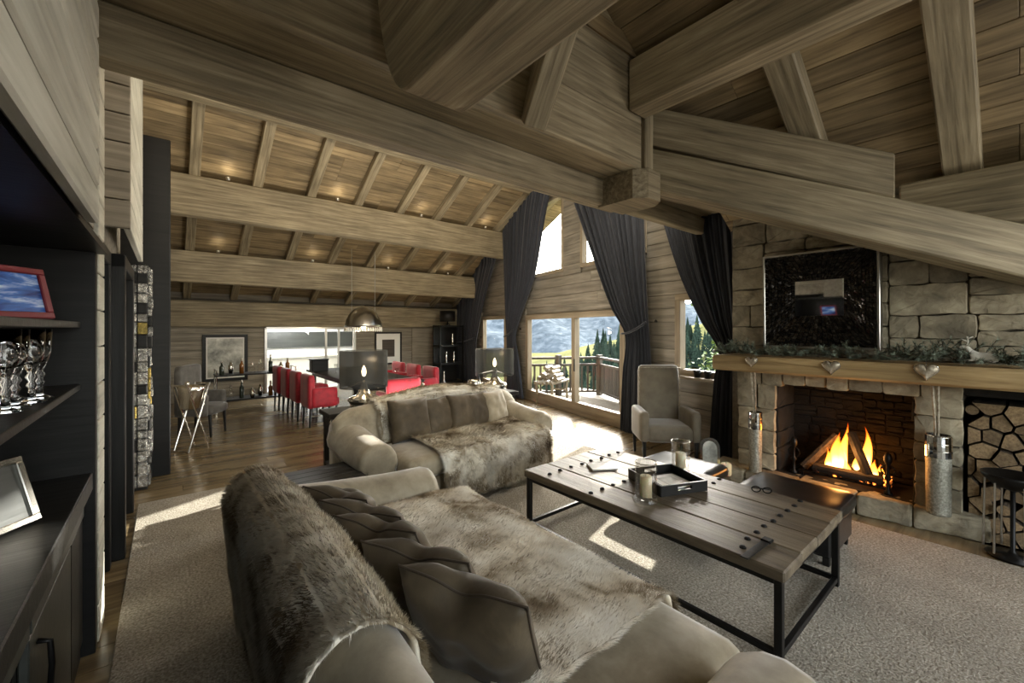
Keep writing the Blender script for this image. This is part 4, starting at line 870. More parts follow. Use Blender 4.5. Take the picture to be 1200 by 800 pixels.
curtain('broad dark curtain tied back at the fireplace side of the terrace door', [(4.7, 5.75, 3.6, 4.9, 3.7), (4.1, 5.43, 3.62), (2.85, 4.8, 3.6), (2.05, 4.36, 3.56), (1.6, 4.02, 3.53), (1.0, 4.08, 3.48), (.03, 4.15, 3.42)], 12, 3.1, 1.62)
curtain('dark curtain against the stone chimney wall', [(4.0, 3.5, 2.14, 3.9, 3.1), (3.5, 3.35, 2.12), (2.47, 2.98, 2.1), (1.8, 2.63, 2.1), (1.42, 2.37, 2.1), (1.1, 2.43, 2.1), (.03, 2.52, 2.1)], 9, 4.4, 1.42)
for i, (yy_, nm_) in enumerate(((2.78, 'small dark pot on the fireside window sill, armchair side'), (2.62, 'small dark pot on the fireside window sill, curtain side'))):
    p = wp(yy_, .06, 1.038); o = empty('small_pot', p, 0, nm_, 'pot'); MB().lathe([(.035, 0), (.05, .1), (.045, .1), (.03, .02)], 12).build('body', M_black, o, True); MB().lathe([(.05, .09), (.052, .1), (.046, .1)], 12).build('rim', M_metal, o, True)
# ================================================================== mosaic mirror over the mantel
TL = R(1.2)
mm_ = empty('mosaic_mirror', (5.10, 1.29, 1.50), 0, 'square mosaic-framed mirror with a silver edge leaning above the mantel', 'mirror')
mm_.rotation_euler = (0, -TL, 0)     # local: -x faces the room, y along the wall, z up
HW, HH = .485, .98
for c in ((-HW, HW, 0, .022), (-HW, HW, HH-.022, HH), (-HW, -HW+.022, .022, HH-.022), (HW-.022, HW, .022, HH-.022)): MB().box(-.09, .02, c[0], c[1], c[2], c[3], .004).build('silver_edge', M_chrome, mm_)
MB().box(.0, .02, -HW+.02, HW-.02, .02, HH-.02).build('backing', M_black, mm_)
iy, iz0, iz1 = .205, .33, .69
MB().box(-.012, -.004, -iy, iy, iz0, iz1).build('glass', M_mirror, mm_)
tl = MB(); rt_ = random.Random(2); rows = 9
def quadpt(side, a, f):  # side of the sloping frame; a along, f from outer edge to inner
    x = lerp(-.075, -.01, f); oy, oz0, oz1 = HW-.022, .022, HH-.022
    y0, y1 = lerp(-oy, -iy, f), lerp(oy, iy, f); z0, z1 = lerp(oz0, iz0, f), lerp(oz1, iz1, f)
    return {0: (x, lerp(y0, y1, a), z1), 1: (x, lerp(y0, y1, a), z0), 2: (x, y0, lerp(z0, z1, a)), 3: (x, y1, lerp(z0, z1, a))}[side]
for side in range(4):
    for r_ in range(rows):
        n_ = 18
        for c_ in range(n_):
            g = .06; q = [Vector(quadpt(side, (c_+u)/n_, (r_+v)/rows)) for u, v in ((g, g), (1-g, g), (1-g, 1-g), (g, 1-g))]
            for v in q: v.x -= .004+rt_.uniform(0, .012)
            b0 = [Vector((v.x+.012, v.y, v.z)) for v in q]
            tl.add(q+b0, [(0, 1, 2, 3), (0, 1, 5, 4), (1, 2, 6, 5), (2, 3, 7, 6), (3, 0, 4, 7)])
tag(tl.build('mosaic_tiles', M_tile, mm_), kind='stuff')
# ================================================================== mantel dressing
ZM = 1.408
gl = empty('pine_garland', (0, 0, ZM), 0, 'frosted pine garland lying along the mantel', 'garland')
stem_pts = [(4.90+.04*math.sin(y_*7), y_, .03+.012*math.sin(y_*11)) for y_ in np.linspace(-.45, 2.15, 60)]
MB().tube(stem_pts, .008, 6).build('stem', M_bark, gl)
rg = random.Random(4); V = []; F = []; twigs = MB()
for i in range(330):
    y_ = rg.uniform(-.45, 2.18); dens = 1 if (y_ < .75 or y_ > 1.85) else .55
    if rg.random() > dens: continue
    big = 1.35 if y_ < .65 else .85
    p = Vector((4.89+.04*math.sin(y_*7), y_, .035)); d_ = Vector((rg.uniform(-1.0, .15), rg.uniform(-.9, .9), rg.uniform(-.05, .95))).normalized(); L_ = rg.uniform(.09, .17)*big
    e = p+d_*L_; e.z = max(e.z, .012 if e.x > 4.74 else -.06); twigs.tube([p, (p+e)/2+Vector((0, 0, .01)), e], .003, 4)
    ax = (e-p).normalized(); a1 = ax.cross(Vector((.3, .2, .9))).normalized(); a2 = ax.cross(a1)
    for k_ in range(46):
        f = .15+.85*rg.random(); b_ = p.lerp(e, f); an = rg.uniform(0, 2*PI); nd_ = (ax*.75+(a1*math.cos(an)+a2*math.sin(an))*.8).normalized(); w_ = ax.cross(nd_).normalized()*.003; t_ = b_+nd_*rg.uniform(.03, .055)
        if t_.x > 4.74 and t_.z < .004: t_.z = .004
        k0 = len(V); V += [tuple(b_-w_), tuple(b_+w_), tuple(t_)]; F.append((k0, k0+1, k0+2))
me = bpy.data.meshes.new('needles'); me.from_pydata(V, [], F); tag(link('needles', me, M_pine, gl), kind='stuff'); tag(twigs.build('twigs', M_bark, gl), kind='stuff')
# reindeer figurine
rd = empty('reindeer_figurine', (4.86, .17, ZM+.03), R(95), 'white reindeer figurine lying on the pine garland', 'figurine')
def ball(c, r_, sc=(1, 1, 1), n=12): return [(c[0], c[1], c[2], r_, sc)]
def skinned(name, pts, edges, rad, mat, parent, lv=2):
    me = bpy.data.meshes.new(name); me.from_pydata(pts, edges, []); o_ = link(name, me, None, parent)
    o_.modifiers.new('skin', 'SKIN'); sk = me.skin_vertices[0].data
    for i, r_ in enumerate(rad): sk[i].radius = (r_, r_) if not isinstance(r_, tuple) else r_
    sk[0].use_root = True; subd(o_, lv); me.materials.append(mat); return o_
pts = [(0, 0, .045), (.05, 0, .05), (-.055, 0, .045), (.075, 0, .085), (.09, 0, .12), (.115, 0, .122), (.135, 0, .112), (.06, .02, .02), (.095, .022, .008), (.06, -.02, .02), (.1, -.022, .012), (-.06, .025, .02), (-.02, .032, .006), (-.06, -.025, .02), (-.02, -.03, .006), (-.085, 0, .06)]
ed = [(0, 1), (0, 2), (1, 3), (3, 4), (4, 5), (5, 6), (1, 7), (7, 8), (1, 9), (9, 10), (2, 11), (11, 12), (2, 13), (13, 14), (2, 15)]
skinned('body', pts, ed, [.034, .032, .033, .02, .016, .015, .009, .012, .006, .012, .006, .014, .006, .014, .006, .008], M_ceram, rd)
for s_ in (-1, 1):
    an = MB().tube([(.095, s_*.01, .132), (.085, s_*.03, .16), (.09, s_*.05, .20)], [.005, .004, .003], 6); an.tube([(.085, s_*.03, .16), (.12, s_*.04, .18)], .003, 5); an.tube([(.088, s_*.042, .182), (.06, s_*.06, .2)], .003, 5); an.build('antler', M_ceram, rd)
    MB().tube([(.088, s_*.012, .128), (.08, s_*.035, .135)], [.007, .002], 6).build('ear', M_ceram, rd)
# hearts on the mantel front
def heart(label, y_, z_, sc, stick=None):
    o_ = empty('heart_ornament', (4.715, y_, z_), 0, label, 'ornament', 'metal hearts on the mantel')
    N_ = 28; out_ = []
    for k_ in range(N_):
        t = 2*PI*k_/N_; out_.append((16*math.sin(t)**3/17, (13*math.cos(t)-5*math.cos(2*t)-2*math.cos(3*t)-math.cos(4*t))/17))
    rings = [[(x_, a*f*sc, b_*f*sc) for a, b_ in out_] for f, x_ in ((1, 0), (.98, -.012), (.8, -.028), (.45, -.036), (.1, -.038))]
    MB().loft(rings).build('heart_body', M_heart, o_, True); MB().tube([(-.006, a*sc*.98, b_*sc*.98) for a, b_ in out_+[out_[0]]], .006, 6).build('rim', M_silver, o_, True)
    MB().tube([(-.004, 0, .45*sc), (.0, .003, .9*sc), (.03, .0, 1.25*sc)], .002, 5).build('hanging_cord', M_leather, o_)
heart('small metal heart at the curtain end of the mantel', 1.78, 1.36, .062)
heart('plain metal heart at the middle of the mantel', 1.10, 1.35, .072)
heart('largest metal heart beside the log store', .475, 1.36, .078)
def vase(label, x, y_, r_, h):
    o_ = empty('tall_vase', (x, y_, .19), 0, label, 'vase', 'silver vases on the hearth')
    MB().lathe([(r_*.92, 0), (r_*.95, .01), (r_, h*.7), (r_*1.01, h*.72)], 28).build('body', M_vase, o_, True)
    MB().lathe([(r_*1.01, h*.72), (r_*1.02, h), (r_*.95, h), (r_*.94, h*.74)], 28).build('mirror_collar', M_silver, o_)
    cl = MB()
    for k_ in range(22):
        for j_ in range(3):
            a = 2*PI*(k_+.5)/22; c_ = Vector((r_*1.02*math.cos(a), r_*1.02*math.sin(a), h*(.765+.09*j_))); t_ = Vector((-math.sin(a), math.cos(a), 0))
            cl.bar(c_-t_*r_*.125, c_+t_*r_*.125, .006, h*.082, b=0)
    tag(cl.build('mirror_tiles', M_mirror, o_), kind='stuff')
    for k_, (dy, lean) in enumerate(((0, .0), (.012, .02))): MB().tube([(0, dy, .1), (0, dy+lean*.4, h+.1), (-.02, dy+lean, h+.38), (-.03, dy+lean*1.5, h+.5)], [.006, .008, .011, .009], 7).build('pale_stick', M_heart, o_, True)
vase('slim silver vase with pale sticks at the curtain side of the fire', 4.80, 1.775, .062, .63)
vase('stout silver vase with pale sticks at the log store side of the fire', 4.86, .42, .078, .645)
# hearth candle and silver frame
o = empty('pillar_candle', (4.46, 1.93, .19), 0, 'stubby pillar candle at the end of the hearth', 'candle'); MB().lathe([(.048, 0), (.052, .01), (.052, .11), (.04, .12), (.001, .112)], 18).build('wax', M_wax, o, True); MB().tube([(0, 0, .11), (.002, 0, .13)], .002, 5).build('wick', M_metal, o)
o = empty('arched_photo_stand', (4.62, 2.17, .19), R(-60), 'arched silver photo stand propped on the hearth near the candle', 'photo frame'); o.rotation_euler = (R(-12), 0, R(-62))
arch = [(-.1, 0), (.1, 0)]+[(.1*math.cos(t*PI/10), .2+.1*math.sin(t*PI/10)) for t in range(11)]
q = Matrix.Rotation(PI/2, 4, 'X'); t_ = MB().prism(arch, -.012, .012); MB().add([q @ Vector(v) for v in t_.v], t_.f).build('plate', M_silver, o)
t_ = MB().prism([(a*.72, .03+b_*.78) for a, b_ in arch], .012, .016); MB().add([q @ Vector(v) for v in t_.v], t_.f).build('picture_face', M_print, o)
# ================================================================== the fire
gr = empty('fire_grate', (5.2, 1.1, .192), 0, 'low iron grate holding the burning logs', 'grate')
for k_ in range(7): MB().bar((-.14, -.33+k_*.11, .05), (.16, -.33+k_*.11, .05), .018, .018).build('bar', M_metal, gr)
for x in (-.13, .15): MB().bar((x, -.36, .045), (x, .36, .045), .02, .02).build('cross_bar', M_metal, gr)
for sx in (-.12, .14):
    for sy in (-.33, .33): MB().bar((sx, sy, 0), (sx, sy, .05), .02, .02, up=(0, 1, 0)).build('foot', M_metal, gr)
def andiron(label, y_):
    o_ = empty('andiron', (5.06, y_, .192), 0, label, 'andiron', 'iron firedogs'); MB().lathe([(.03, 0), (.035, .02), (.014, .04), (.012, .12), (.028, .15), (.012, .18), (.011, .26), (.03, .3), (.034, .33), (.02, .37), (.001, .385)], 12).build('standard', M_metal, o_, True); MB().tube([(.0, 0, .05), (.3, 0, .05)], .012, 6).build('shank', M_metal, o_); MB().tube([(0, .05*math.cos(t), .22+.05*math.sin(t)) for t in np.linspace(0, 2*PI, 17)], .007, 6).build('ring', M_metal, o_)
andiron('iron firedog beside the curtain-side pillar', 1.50); andiron('iron firedog beside the log-store pillar', .76)
def flog(label, p0, p1, r_, mat):
    p0 = Vector(p0); p1 = Vector(p1); L_ = (p1-p0).length; n = 9; poly = [(r_*(1+.15*math.sin(k*2.3))*math.cos(2*PI*k/n), r_*(1+.15*math.cos(k*1.7))*math.sin(2*PI*k/n)) for k in range(n)]
    rings = [[(lerp(-L_/2, L_/2, i/6), a*(1+.06*math.sin(i*2+k)), b_*(1+.05*math.cos(i*3+k))) for k, (a, b_) in enumerate(poly)] for i in range(7)]
    o_ = MB().loft(rings).build('burning_log', mat); o_.matrix_world = frame(p0, p1, (0, 0, 1)); tag(o_, label, 'log', 'logs on the fire')
flog('log leaning steeply on the curtain side of the flames', (5.14, 1.44, .26), (5.26, 1.18, .62), .042, M_bark)
flog('second charred log leaning behind the curtain-side one', (5.24, 1.36, .26), (5.34, 1.10, .58), .04, M_char)
flog('charred log leaning up through the flames', (5.12, .90, .28), (5.26, 1.07, .66), .042, M_char)
flog('charred log lying along the front of the grate', (5.11, .80, .29), (5.10, 1.34, .29), .042, M_char)
flog('charred log lying along the back of the grate', (5.27, .82, .30), (5.28, 1.36, .30), .048, M_char)
mF, N, L, b = newmat('flame'); N.remove(b)
tc = N.new('ShaderNodeTexCoord'); sep = N.new('ShaderNodeSeparateXYZ'); L.new(tc.outputs['Generated'], sep.inputs[0])
lw = N.new('ShaderNodeLayerWeight'); lw.inputs[0].default_value = .35
mixv = N.new('ShaderNodeMath'); mixv.operation = 'MULTIPLY_ADD'; mixv.inputs[1].default_value = .45; L.new(lw.outputs['Facing'], mixv.inputs[0]); L.new(sep.outputs[2], mixv.inputs[2])
rp = N.new('ShaderNodeValToRGB'); e_ = rp.color_ramp.elements; e_[0].position = .08; e_[0].color = (1, .62, .22, 1); e_[1].position = 1.0; e_[1].color = (.55, .05, .0, 1); x_ = e_.new(.45); x_.color = (1, .30, .03, 1)
L.new(mixv.outputs[0], rp.inputs[0])
em = N.new('ShaderNodeEmission'); em.inputs[1].default_value = 7; L.new(rp.outputs[0], em.inputs[0])
trn = N.new('ShaderNodeBsdfTransparent'); mx = N.new('ShaderNodeMixShader')
fr_ = N.new('ShaderNodeMapRange'); fr_.inputs['From Min'].default_value = .25; fr_.inputs['From Max'].default_value = 1.1; fr_.inputs['To Min'].default_value = .12; fr_.inputs['To Max'].default_value = .97; L.new(mixv.outputs[0], fr_.inputs[0])
L.new(fr_.outputs[0], mx.inputs[0]); L.new(em.outputs[0], mx.inputs[1]); L.new(trn.outputs[0], mx.inputs[2]); L.new(mx.outputs[0], N['Material Output'].inputs[0])
fire = empty('log_fire', (5.2, 1.06, .26), 0, 'bright orange flames rising between the leaning logs', 'fire')
def flame(y_, x, w_, h, ph, z0=0):
    rings = []
    for i in range(15):
        f = i/14; rr = w_*(math.sin(PI*min(1, f*.9+.12))**.8)*(1-f)**.55+.001; cy = y_+.035*math.sin(f*4+ph)*f*h*2; cx = x+.02*math.sin(f*5+ph*2)*f
        rings.append([(cx+rr*.6*math.cos(a), cy+rr*math.sin(a)*(1+.2*math.sin(3*a+ph)), z0+f*h) for a in np.linspace(0, 2*PI, 13)[:-1]])
    MB().loft(rings).build('flame_tongue', mF, fire, True)
for q in ((.10, 0, .085, .34, 0), (.06, .03, .05, .42, 1.2), (-.10, .09, .06, .40, 2.4), (-.17, .02, .05, .16, .6), (.17, -.02, .045, .2, 3.0), (.02, -.04, .04, .14, 4.0), (-.22, .06, .04, .12, 5.0), (-.04, .05, .045, .22, 2.0)): flame(q[0], q[1], q[2]*.9, q[3]*1.2, q[4])
eb = MB(); re_ = random.Random(9)
for k_ in range(60):
    c = Vector((5.2+re_.uniform(-.12, .14), 1.06+re_.uniform(-.3, .28), .265+re_.uniform(-.02, .03))); s_ = re_.uniform(.012, .026); vs, fs = bevbox(s_*2, s_*1.6, s_*1.4); rot = Euler((re_.random()*6, re_.random()*6, 0)).to_matrix(); eb.add([rot @ Vector(v)+c for v in vs], fs)
mE = grain('embers', [(.35, lin(14, 8, 6)), (.6, lin(60, 20, 8))], (1, 1, 1), 20, 3, .9, 0, rand=0, patch=.1)
N = mE.node_tree.nodes; L = mE.node_tree.links; rp2 = N.new('ShaderNodeValToRGB'); rp2.color_ramp.elements[0].position = .52; rp2.color_ramp.elements[0].color = (0, 0, 0, 1); rp2.color_ramp.elements[1].position = .66; rp2.color_ramp.elements[1].color = (1, .22, .03, 1)
nz = [n_ for n_ in N if n_.type == 'TEX_NOISE'][0]; L.new(nz.outputs['Fac'], rp2.inputs[0]); L.new(rp2.outputs[0], N['Principled BSDF'].inputs['Emission Color']); N['Principled BSDF'].inputs['Emission Strength'].default_value = 5
o = eb.build('glowing_embers', mE); tag(o, 'glowing embers heaped on the fire grate', 'embers', kind='stuff')
d = bpy.data.lights.new('fire_light', 'POINT'); d.energy = 9; d.color = (1, .45, .12); d.shadow_soft_size = .12; l_ = bpy.data.objects.new('fire_light', d); COL.objects.link(l_); l_.location = (5.12, 1.06, .5)
# ================================================================== fire tool stand at the log store
ft = empty('fire_tool_stand', (4.83, .03, 0), 0, 'dark bowl-topped stand with hanging chrome fire tools', 'fire tools')
MB().lathe([(.13, 0), (.14, .02), (.03, .035), (.014, .06), (.014, .5), (.001, .5)], 20).build('stand', M_metal, ft, True)
MB().lathe([(.02, .5), (.10, .53), (.16, .6), (.165, .62), (.155, .62), (.09, .55), (.001, .53)], 24).build('bowl', M_metal, ft, True)
for k_ in range(6):
    a = 2*PI*k_/6+.4; x, y_ = .14*math.cos(a), .14*math.sin(a); t = MB().tube([(x, y_, .56), (x*1.05, y_*1.05, .12)], .006, 6); t.build('tool_rod', M_chrome, ft); MB().box(x*1.05-.035, x*1.05+.035, y_*1.05-.006, y_*1.05+.006, .05, .13, .003).build('tool_head', M_chrome, ft)
# ================================================================== bookcase
bc = empty('built_in_bookcase', (0, 0, 0), 0, 'black built-in bookcase with counter and grey cupboard', 'bookcase')
YE = 3.12
MB().box(-.74, -.29, YE-.04, YE+.03, 0, 2.12, .004).build('end_panel', M_black, bc)
MB().box(-.74, -.72, -2, YE, 0, 2.12).build('back_panel', M_black, bc)
MB().box(-.73, -.25, -2, YE+.03, 2.10, 2.13).build('soffit', M_black, bc)
for zt_, nm_ in ((1.735, 'shelf'), (1.415, 'shelf')): MB().box(-.72, -.345, -2, YE-.04, zt_-.03, zt_, .003).build(nm_, M_black, bc)
MB().box(-.72, -.30, -2, YE-.04, .86, .95, .005).build('counter', M_black, bc)
MB().box(-.70, -.345, -2, YE-.05, .0, .08).build('plinth', M_black, bc)
MB().box(-.70, -.36, 2.05, YE-.05, .08, .86).build('cupboard_body', M_black, bc)
dr = MB().box(-.36, -.335, 1.98, 2.72, .1, .72, .004).build('door', M_greyd, bc); MB().tube([(-.335, 2.08, .66), (-.305, 2.08, .65), (-.30, 2.08, .57), (-.305, 2.08, .49), (-.335, 2.08, .48)], .009, 8).build('handle', M_metal, dr, True)
MB().box(-.36, -.335, 2.735, YE-.06, .1, .72, .004).build('filler_panel', M_black, bc)
for a, b_ in ((-.2, 1.96), (1.98, YE-.06)): w_ = MB().box(-.36, -.33, a, b_, .735, .85, .004).build('drawer', M_greyd, bc)
MB().box(-.70, -.36, 1.93, 1.97, .08, .86).build('divider', M_black, bc); MB().box(-.70, -.38, -1, 1.93, .38, .41).build('inner_shelf', M_black, bc)
# things on the shelves
def tilted_frame(name, label, loc, rz, lean, w_, h_, fr, fm, pm):
    o_ = empty(name, loc, 0, label, 'photo frame'); o_.rotation_euler = Euler((lean, 0, rz), 'XYZ')
    for c in ((-w_/2, w_/2, 0, fr), (-w_/2, w_/2, h_-fr, h_), (-w_/2, -w_/2+fr, fr, h_-fr), (w_/2-fr, w_/2, fr, h_-fr)): MB().box(c[0], c[1], -.018, 0, c[2], c[3], .003).build('frame', fm, o_)
    MB().box(-w_/2+fr, w_/2-fr, -.008, -.004, fr, h_-fr).build('photograph', pm, o_)
    MB().bar((0, .005, h_*.6), (0, .07, .03), .03, .006).build('easel_back', M_black, o_)
M_redf = plain('red_leather', lin(120, 22, 32), .4)
tilted_frame('photo_frame', 'red leather photo frame with a blue mountain picture on the top shelf', (-.47, 2.52, 1.74), R(52), R(-14), .29, .215, .026, M_redf, M_photo)
tilted_frame('photo_frame', 'silver photo frame leaning on the bookcase counter', (-.45, 2.36, .955), R(52), R(-18), .20, .26, .025, M_silver, M_greyd)
o = empty('crystal_box', (-.46, 2.06, 1.736), 0, 'small crystal box beside the red photo frame', 'box'); MB().box(-.04, .04, -.04, .04, 0, .05, .008).build('body', M_jar, o); MB().box(-.042, .042, -.042, .042, .05, .065, .006).build('lid', M_silver, o)
gp = [(.036, 0), (.038, .004), (.012, .014), (.008, .05), (.014, .062), (.008, .075), (.016, .09), (.009, .105), (.018, .125), (.022, .14), (.03, .17), (.034, .26), (.032, .26), (.028, .172), (.016, .14), (.001, .135)]
g0 = MB().lathe(gp, 18).mesh('glass_body'); g0.polygons.foreach_set('use_smooth', [True]*len(g0.polygons)); g0.materials.append(M_glass)
sp = [(2.40, -.40), (2.52, -.40), (2.28, -.42), (2.45, -.49), (2.58, -.49), (2.33, -.51), (2.17, -.42), (2.20, -.5)]
gn = ['crystal goblet at the shelf front, second from the end panel', 'crystal goblet at the shelf front nearest the end panel', 'crystal goblet third along the shelf front', 'rear crystal goblet second from the end panel', 'rear crystal goblet nearest the end panel', 'rear crystal goblet third from the end panel', 'crystal goblet fourth along the shelf front', 'rear crystal goblet farthest from the end panel']
for (y_, x), nm_ in zip(sp, gn): o = bpy.data.objects.new('crystal_goblet', g0); COL.objects.link(o); o.location = (x, y_, 1.418); o.scale = (1.1, 1.1, 1.08); tag(o, nm_, 'glass', 'crystal goblets on the shelf')
# ================================================================== mica column
mc = empty('mica_column', (-.28, 6.0, 0), 0, 'tall column clad in glittering mineral slabs', 'column')
MB().box(-.05, .12, -.12, .26, 0, 2.38, .004).build('core', M_black, mc)
rm = random.Random(6)
for side in range(2):
    zz = .03; k_ = 0
    while zz < 2.34:
        h = rm.uniform(.08, .15); z1 = min(2.37, zz+h); cols = 2
        for c_ in range(cols):
            if side == 0: a0, a1 = lerp(-.05, .12, c_/cols), lerp(-.05, .12, (c_+1)/cols); bx_ = (a0+.003, a1-.003, -.12-rm.uniform(.012, .035), -.115, zz+.003, z1-.003)
            else: a0, a1 = lerp(-.12, .26, c_/cols), lerp(-.12, .26, (c_+1)/cols); bx_ = (.115, .12+rm.uniform(.012, .04), a0+.003, a1-.003, zz+.003, z1-.003)
            MB().box(*bx_, .008).build('mineral_slab', M_goldm if rm.random() < .1 else (M_black if rm.random() < .2 else M_mica), mc)
        zz = z1
# ================================================================== terrace and landscape
tf = struct('floor_terrace', 'pale weathered plank terrace outside the glass door')
for i in range(34):
    yv = 3.4+i*.15; x0 = 5.2+.224*yv; board('plank', (x0, yv, -.06), (min(9.4, 9.4), yv, -.06), .142, .03, M_deck, tf, b=.004)
rl_ = empty('terrace_railing', (0, 0, -.045), 0, 'dark wooden terrace railing with boards and square posts', 'railing')
def rail(p0, p1, dense):
    p0 = Vector(p0); p1 = Vector(p1)
    for zz in (.98, .80, .10): board('rail', (p0.x, p0.y, zz), (p1.x, p1.y, zz), .12 if zz > .9 else .05, .06, M_rail, rl_)
    L_ = (p1-p0).length; st_ = .105 if dense else .15; n = int(L_/st_)
    for i in range(1, n): p = p0.lerp(p1, i/n); board('baluster', (p.x, p.y, .12), (p.x, p.y, .78), .02, .09 if dense else .05, M_rail, rl_, up=(p1-p0).normalized(), b=.003)
A_, B_, C_ = (6.95, 8.25, 0), (8.80, 7.05, 0), (7.35, 4.55, 0)
rail(A_, B_, False); rail(B_, C_, True); rail(C_, (7.0, 3.2, 0), True)
for p in (A_, tuple((Vector(A_)+Vector(B_))/2), B_, tuple((Vector(B_)+Vector(C_))/2), C_): board('post', (p[0], p[1], 0), (p[0], p[1], 1.06), .13, .13, M_rail, rl_, up=(0, 1, 0), b=.01)
tb = empty('rustic_bench', (7.05, 7.05, -.045), R(20), 'rustic branchwood bench on the terrace', 'bench')
rb = random.Random(12)
for i in range(5): MB().tube([(-.5, -.2+i*.1, .5+rb.uniform(-.01, .01)), (.5, -.2+i*.1, .5+rb.uniform(-.01, .01))], .035, 7).build('slat', M_frame, tb)
for sx in (-1, 1):
    for sy in (-1, 1): MB().tube([(sx*.43, sy*.2, 0), (sx*.42, sy*.19, .3), (sx*.45, sy*.2, .52)], .03, 7).build('leg', M_frame, tb)
    MB().tube([(sx*.45, -.2, .25), (sx*.45, .2, .25)], .02, 6).build('stretcher', M_frame, tb)
for i in range(4):
    for j in range(5-i):
        p = (7.0+.09*math.sin(i*3+j), 6.75+.13*j+.065*i, .53+.085*i); o = MB().tube([(-.2, 0, 0), (.2, .02*(j % 2), 0)], .045, 9).build('stacked_branch', M_frame); o.location = p; o.rotation_euler = (0, 0, R(20)); tag(o, 'short pale branch log piled on the terrace bench', 'log', 'branch logs on the terrace bench')
# meadow hill and mountain
fwd = Vector((math.sin(AZ), math.cos(AZ), 0)); rgt = Vector((math.cos(AZ), -math.sin(AZ), 0))
def hz(l, d_):   # terrain height at lateral l, depth d_
    base = -22+.0*l
    crest = -16+.25*max(-40, min(90, l))+1.2*math.sin(l*.05)
    f = math.exp(-((d_-185)/75)**2); return base+(crest-base)*f + 1.0*mnoise.noise(Vector((l*.02, d_*.02, 0)))
vs = []; fs = []; nx, ny = 70, 50
for j in range(ny+1):
    for i in range(nx+1): l = -160+i*6; d_ = 14+j*8; p = fwd*d_+rgt*l; vs.append((p.x, p.y, hz(l, d_)-.0 if d_ > 40 else -8-14*(d_-14)/26))
for j in range(ny):
    for i in range(nx): a = j*(nx+1)+i; fs.append((a, a+1, a+nx+2, a+nx+1))
me = bpy.data.meshes.new('hill'); me.from_pydata(vs, [], fs); o = link('hill', me, M_grass, None, True); tag(o, 'sunny grass hillside beyond the terrace', kind='structure')
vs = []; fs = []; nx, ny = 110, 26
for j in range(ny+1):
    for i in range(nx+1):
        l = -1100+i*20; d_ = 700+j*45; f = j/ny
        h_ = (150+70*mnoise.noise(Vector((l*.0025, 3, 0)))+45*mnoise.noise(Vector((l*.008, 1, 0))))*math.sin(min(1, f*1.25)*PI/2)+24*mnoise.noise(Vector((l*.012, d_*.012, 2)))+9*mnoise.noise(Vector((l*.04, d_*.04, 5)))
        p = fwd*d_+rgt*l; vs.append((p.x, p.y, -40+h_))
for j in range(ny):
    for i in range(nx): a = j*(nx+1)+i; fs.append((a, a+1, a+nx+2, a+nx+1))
me = bpy.data.meshes.new('mountain'); me.from_pydata(vs, [], fs); o = link('mountain', me, M_hazed_forest, None, True); tag(o, 'forested mountain behind the meadow with haze put into its colour', kind='structure')
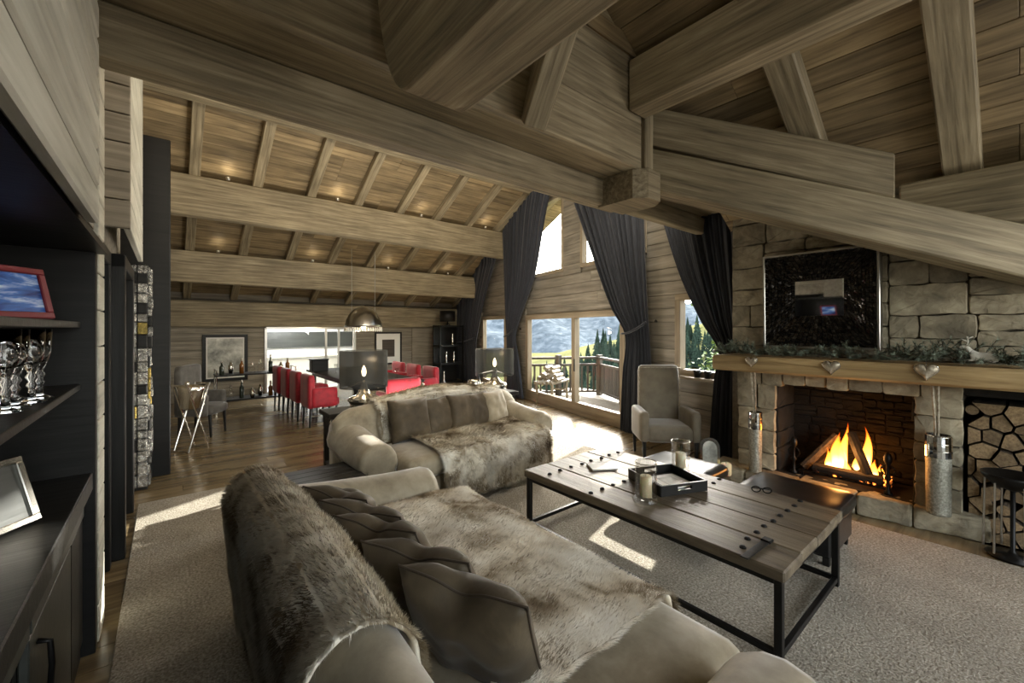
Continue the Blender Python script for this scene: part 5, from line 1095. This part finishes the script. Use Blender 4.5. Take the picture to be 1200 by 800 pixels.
# conifers
def conifer_mesh(seed):
    r_ = random.Random(seed); mb = MB(); mb.tube([(0, 0, 0), (0, 0, 1.2)], .18, 6)
    n = 8
    for k_ in range(n):
        f = k_/n; z0 = 1+f*8; rr = (1-f)*2.1+.25; m_ = 10; ring = []
        for j in range(m_): a = 2*PI*j/m_; q_ = rr*(1 if j % 2 else .62)*r_.uniform(.85, 1.15); ring.append((q_*math.cos(a), q_*math.sin(a), z0-.35+r_.uniform(-.15, .15)))
        k0 = len(mb.v); mb.add(ring+[(0, 0, z0+1.9)], [(j, (j+1) % m_, m_) for j in range(m_)])
    return mb.mesh('conifer')
cms = [conifer_mesh(i) for i in range(4)]
for m_ in cms: m_.materials.append(M_conif)
rc = random.Random(21); spots_ = []
for i in range(560):
    d_ = rc.uniform(88, 172); l = rc.uniform(-8, 70); edge = -8+ (175-d_)*.0
    lim = -6+(l)*.0
    if d_ > 104+max(0, l)*1.45+rc.uniform(-8, 8): continue
    if any((l-a_)**2+(d_-b_)**2 < 3.0**2 for a_, b_ in spots_): continue
    spots_.append((l, d_)); p = fwd*d_+rgt*l; o = bpy.data.objects.new('conifer_tree', cms[i % 4]); COL.objects.link(o); o.location = (p.x, p.y, hz(l, d_)-.3); s_ = rc.uniform(.7, 1.05); o.scale = (s_, s_, s_*rc.uniform(.9, 1.2)); o.rotation_euler = (0, 0, rc.random()*6)
    tag(o, 'dark conifer in the wood on the meadow slope', 'tree', 'conifers on the slope')
# leafy tree beside the small window
lt = empty('leafy_tree', (10.2, 4.0, -3.0), 0, 'sunlit leafy tree outside the small fireside window', 'tree')
MB().tube([(0, 0, 0), (.05, .02, 2), (-.05, .05, 4.5), (0, 0, 6)], [.16, .13, .08, .03], 8).build('trunk', M_bark, lt, True)
V = []; F = []; rr_ = random.Random(31)
for i in range(40):
    a = rr_.uniform(0, 2*PI); z0 = rr_.uniform(1.8, 5.4); L_ = rr_.uniform(.6, 1.5); e = Vector((L_*math.cos(a), L_*math.sin(a), z0+rr_.uniform(.1, .6)))
    MB().tube([(0, 0, z0), tuple(e*.5+Vector((0, 0, z0*.5))), tuple(e)], [.03, .02, .008], 5).build('branch', M_bark, lt)
    for k_ in range(110):
        c = Vector((0, 0, z0)).lerp(e, rr_.uniform(.25, 1.1))+Vector((rr_.gauss(0, .2), rr_.gauss(0, .2), rr_.gauss(0, .2))); u_ = Vector((rr_.uniform(-1, 1), rr_.uniform(-1, 1), rr_.uniform(-1, 1))).normalized()*.06; v_ = u_.cross(Vector((rr_.uniform(-1, 1), rr_.uniform(-1, 1), 1))).normalized()*.035
        k0 = len(V); V += [tuple(c-u_), tuple(c+v_), tuple(c+u_), tuple(c-v_)]; F.append((k0, k0+1, k0+2, k0+3))
me = bpy.data.meshes.new('leaves'); me.from_pydata(V, [], F); tag(link('leaves', me, M_leaf, lt), kind='stuff')
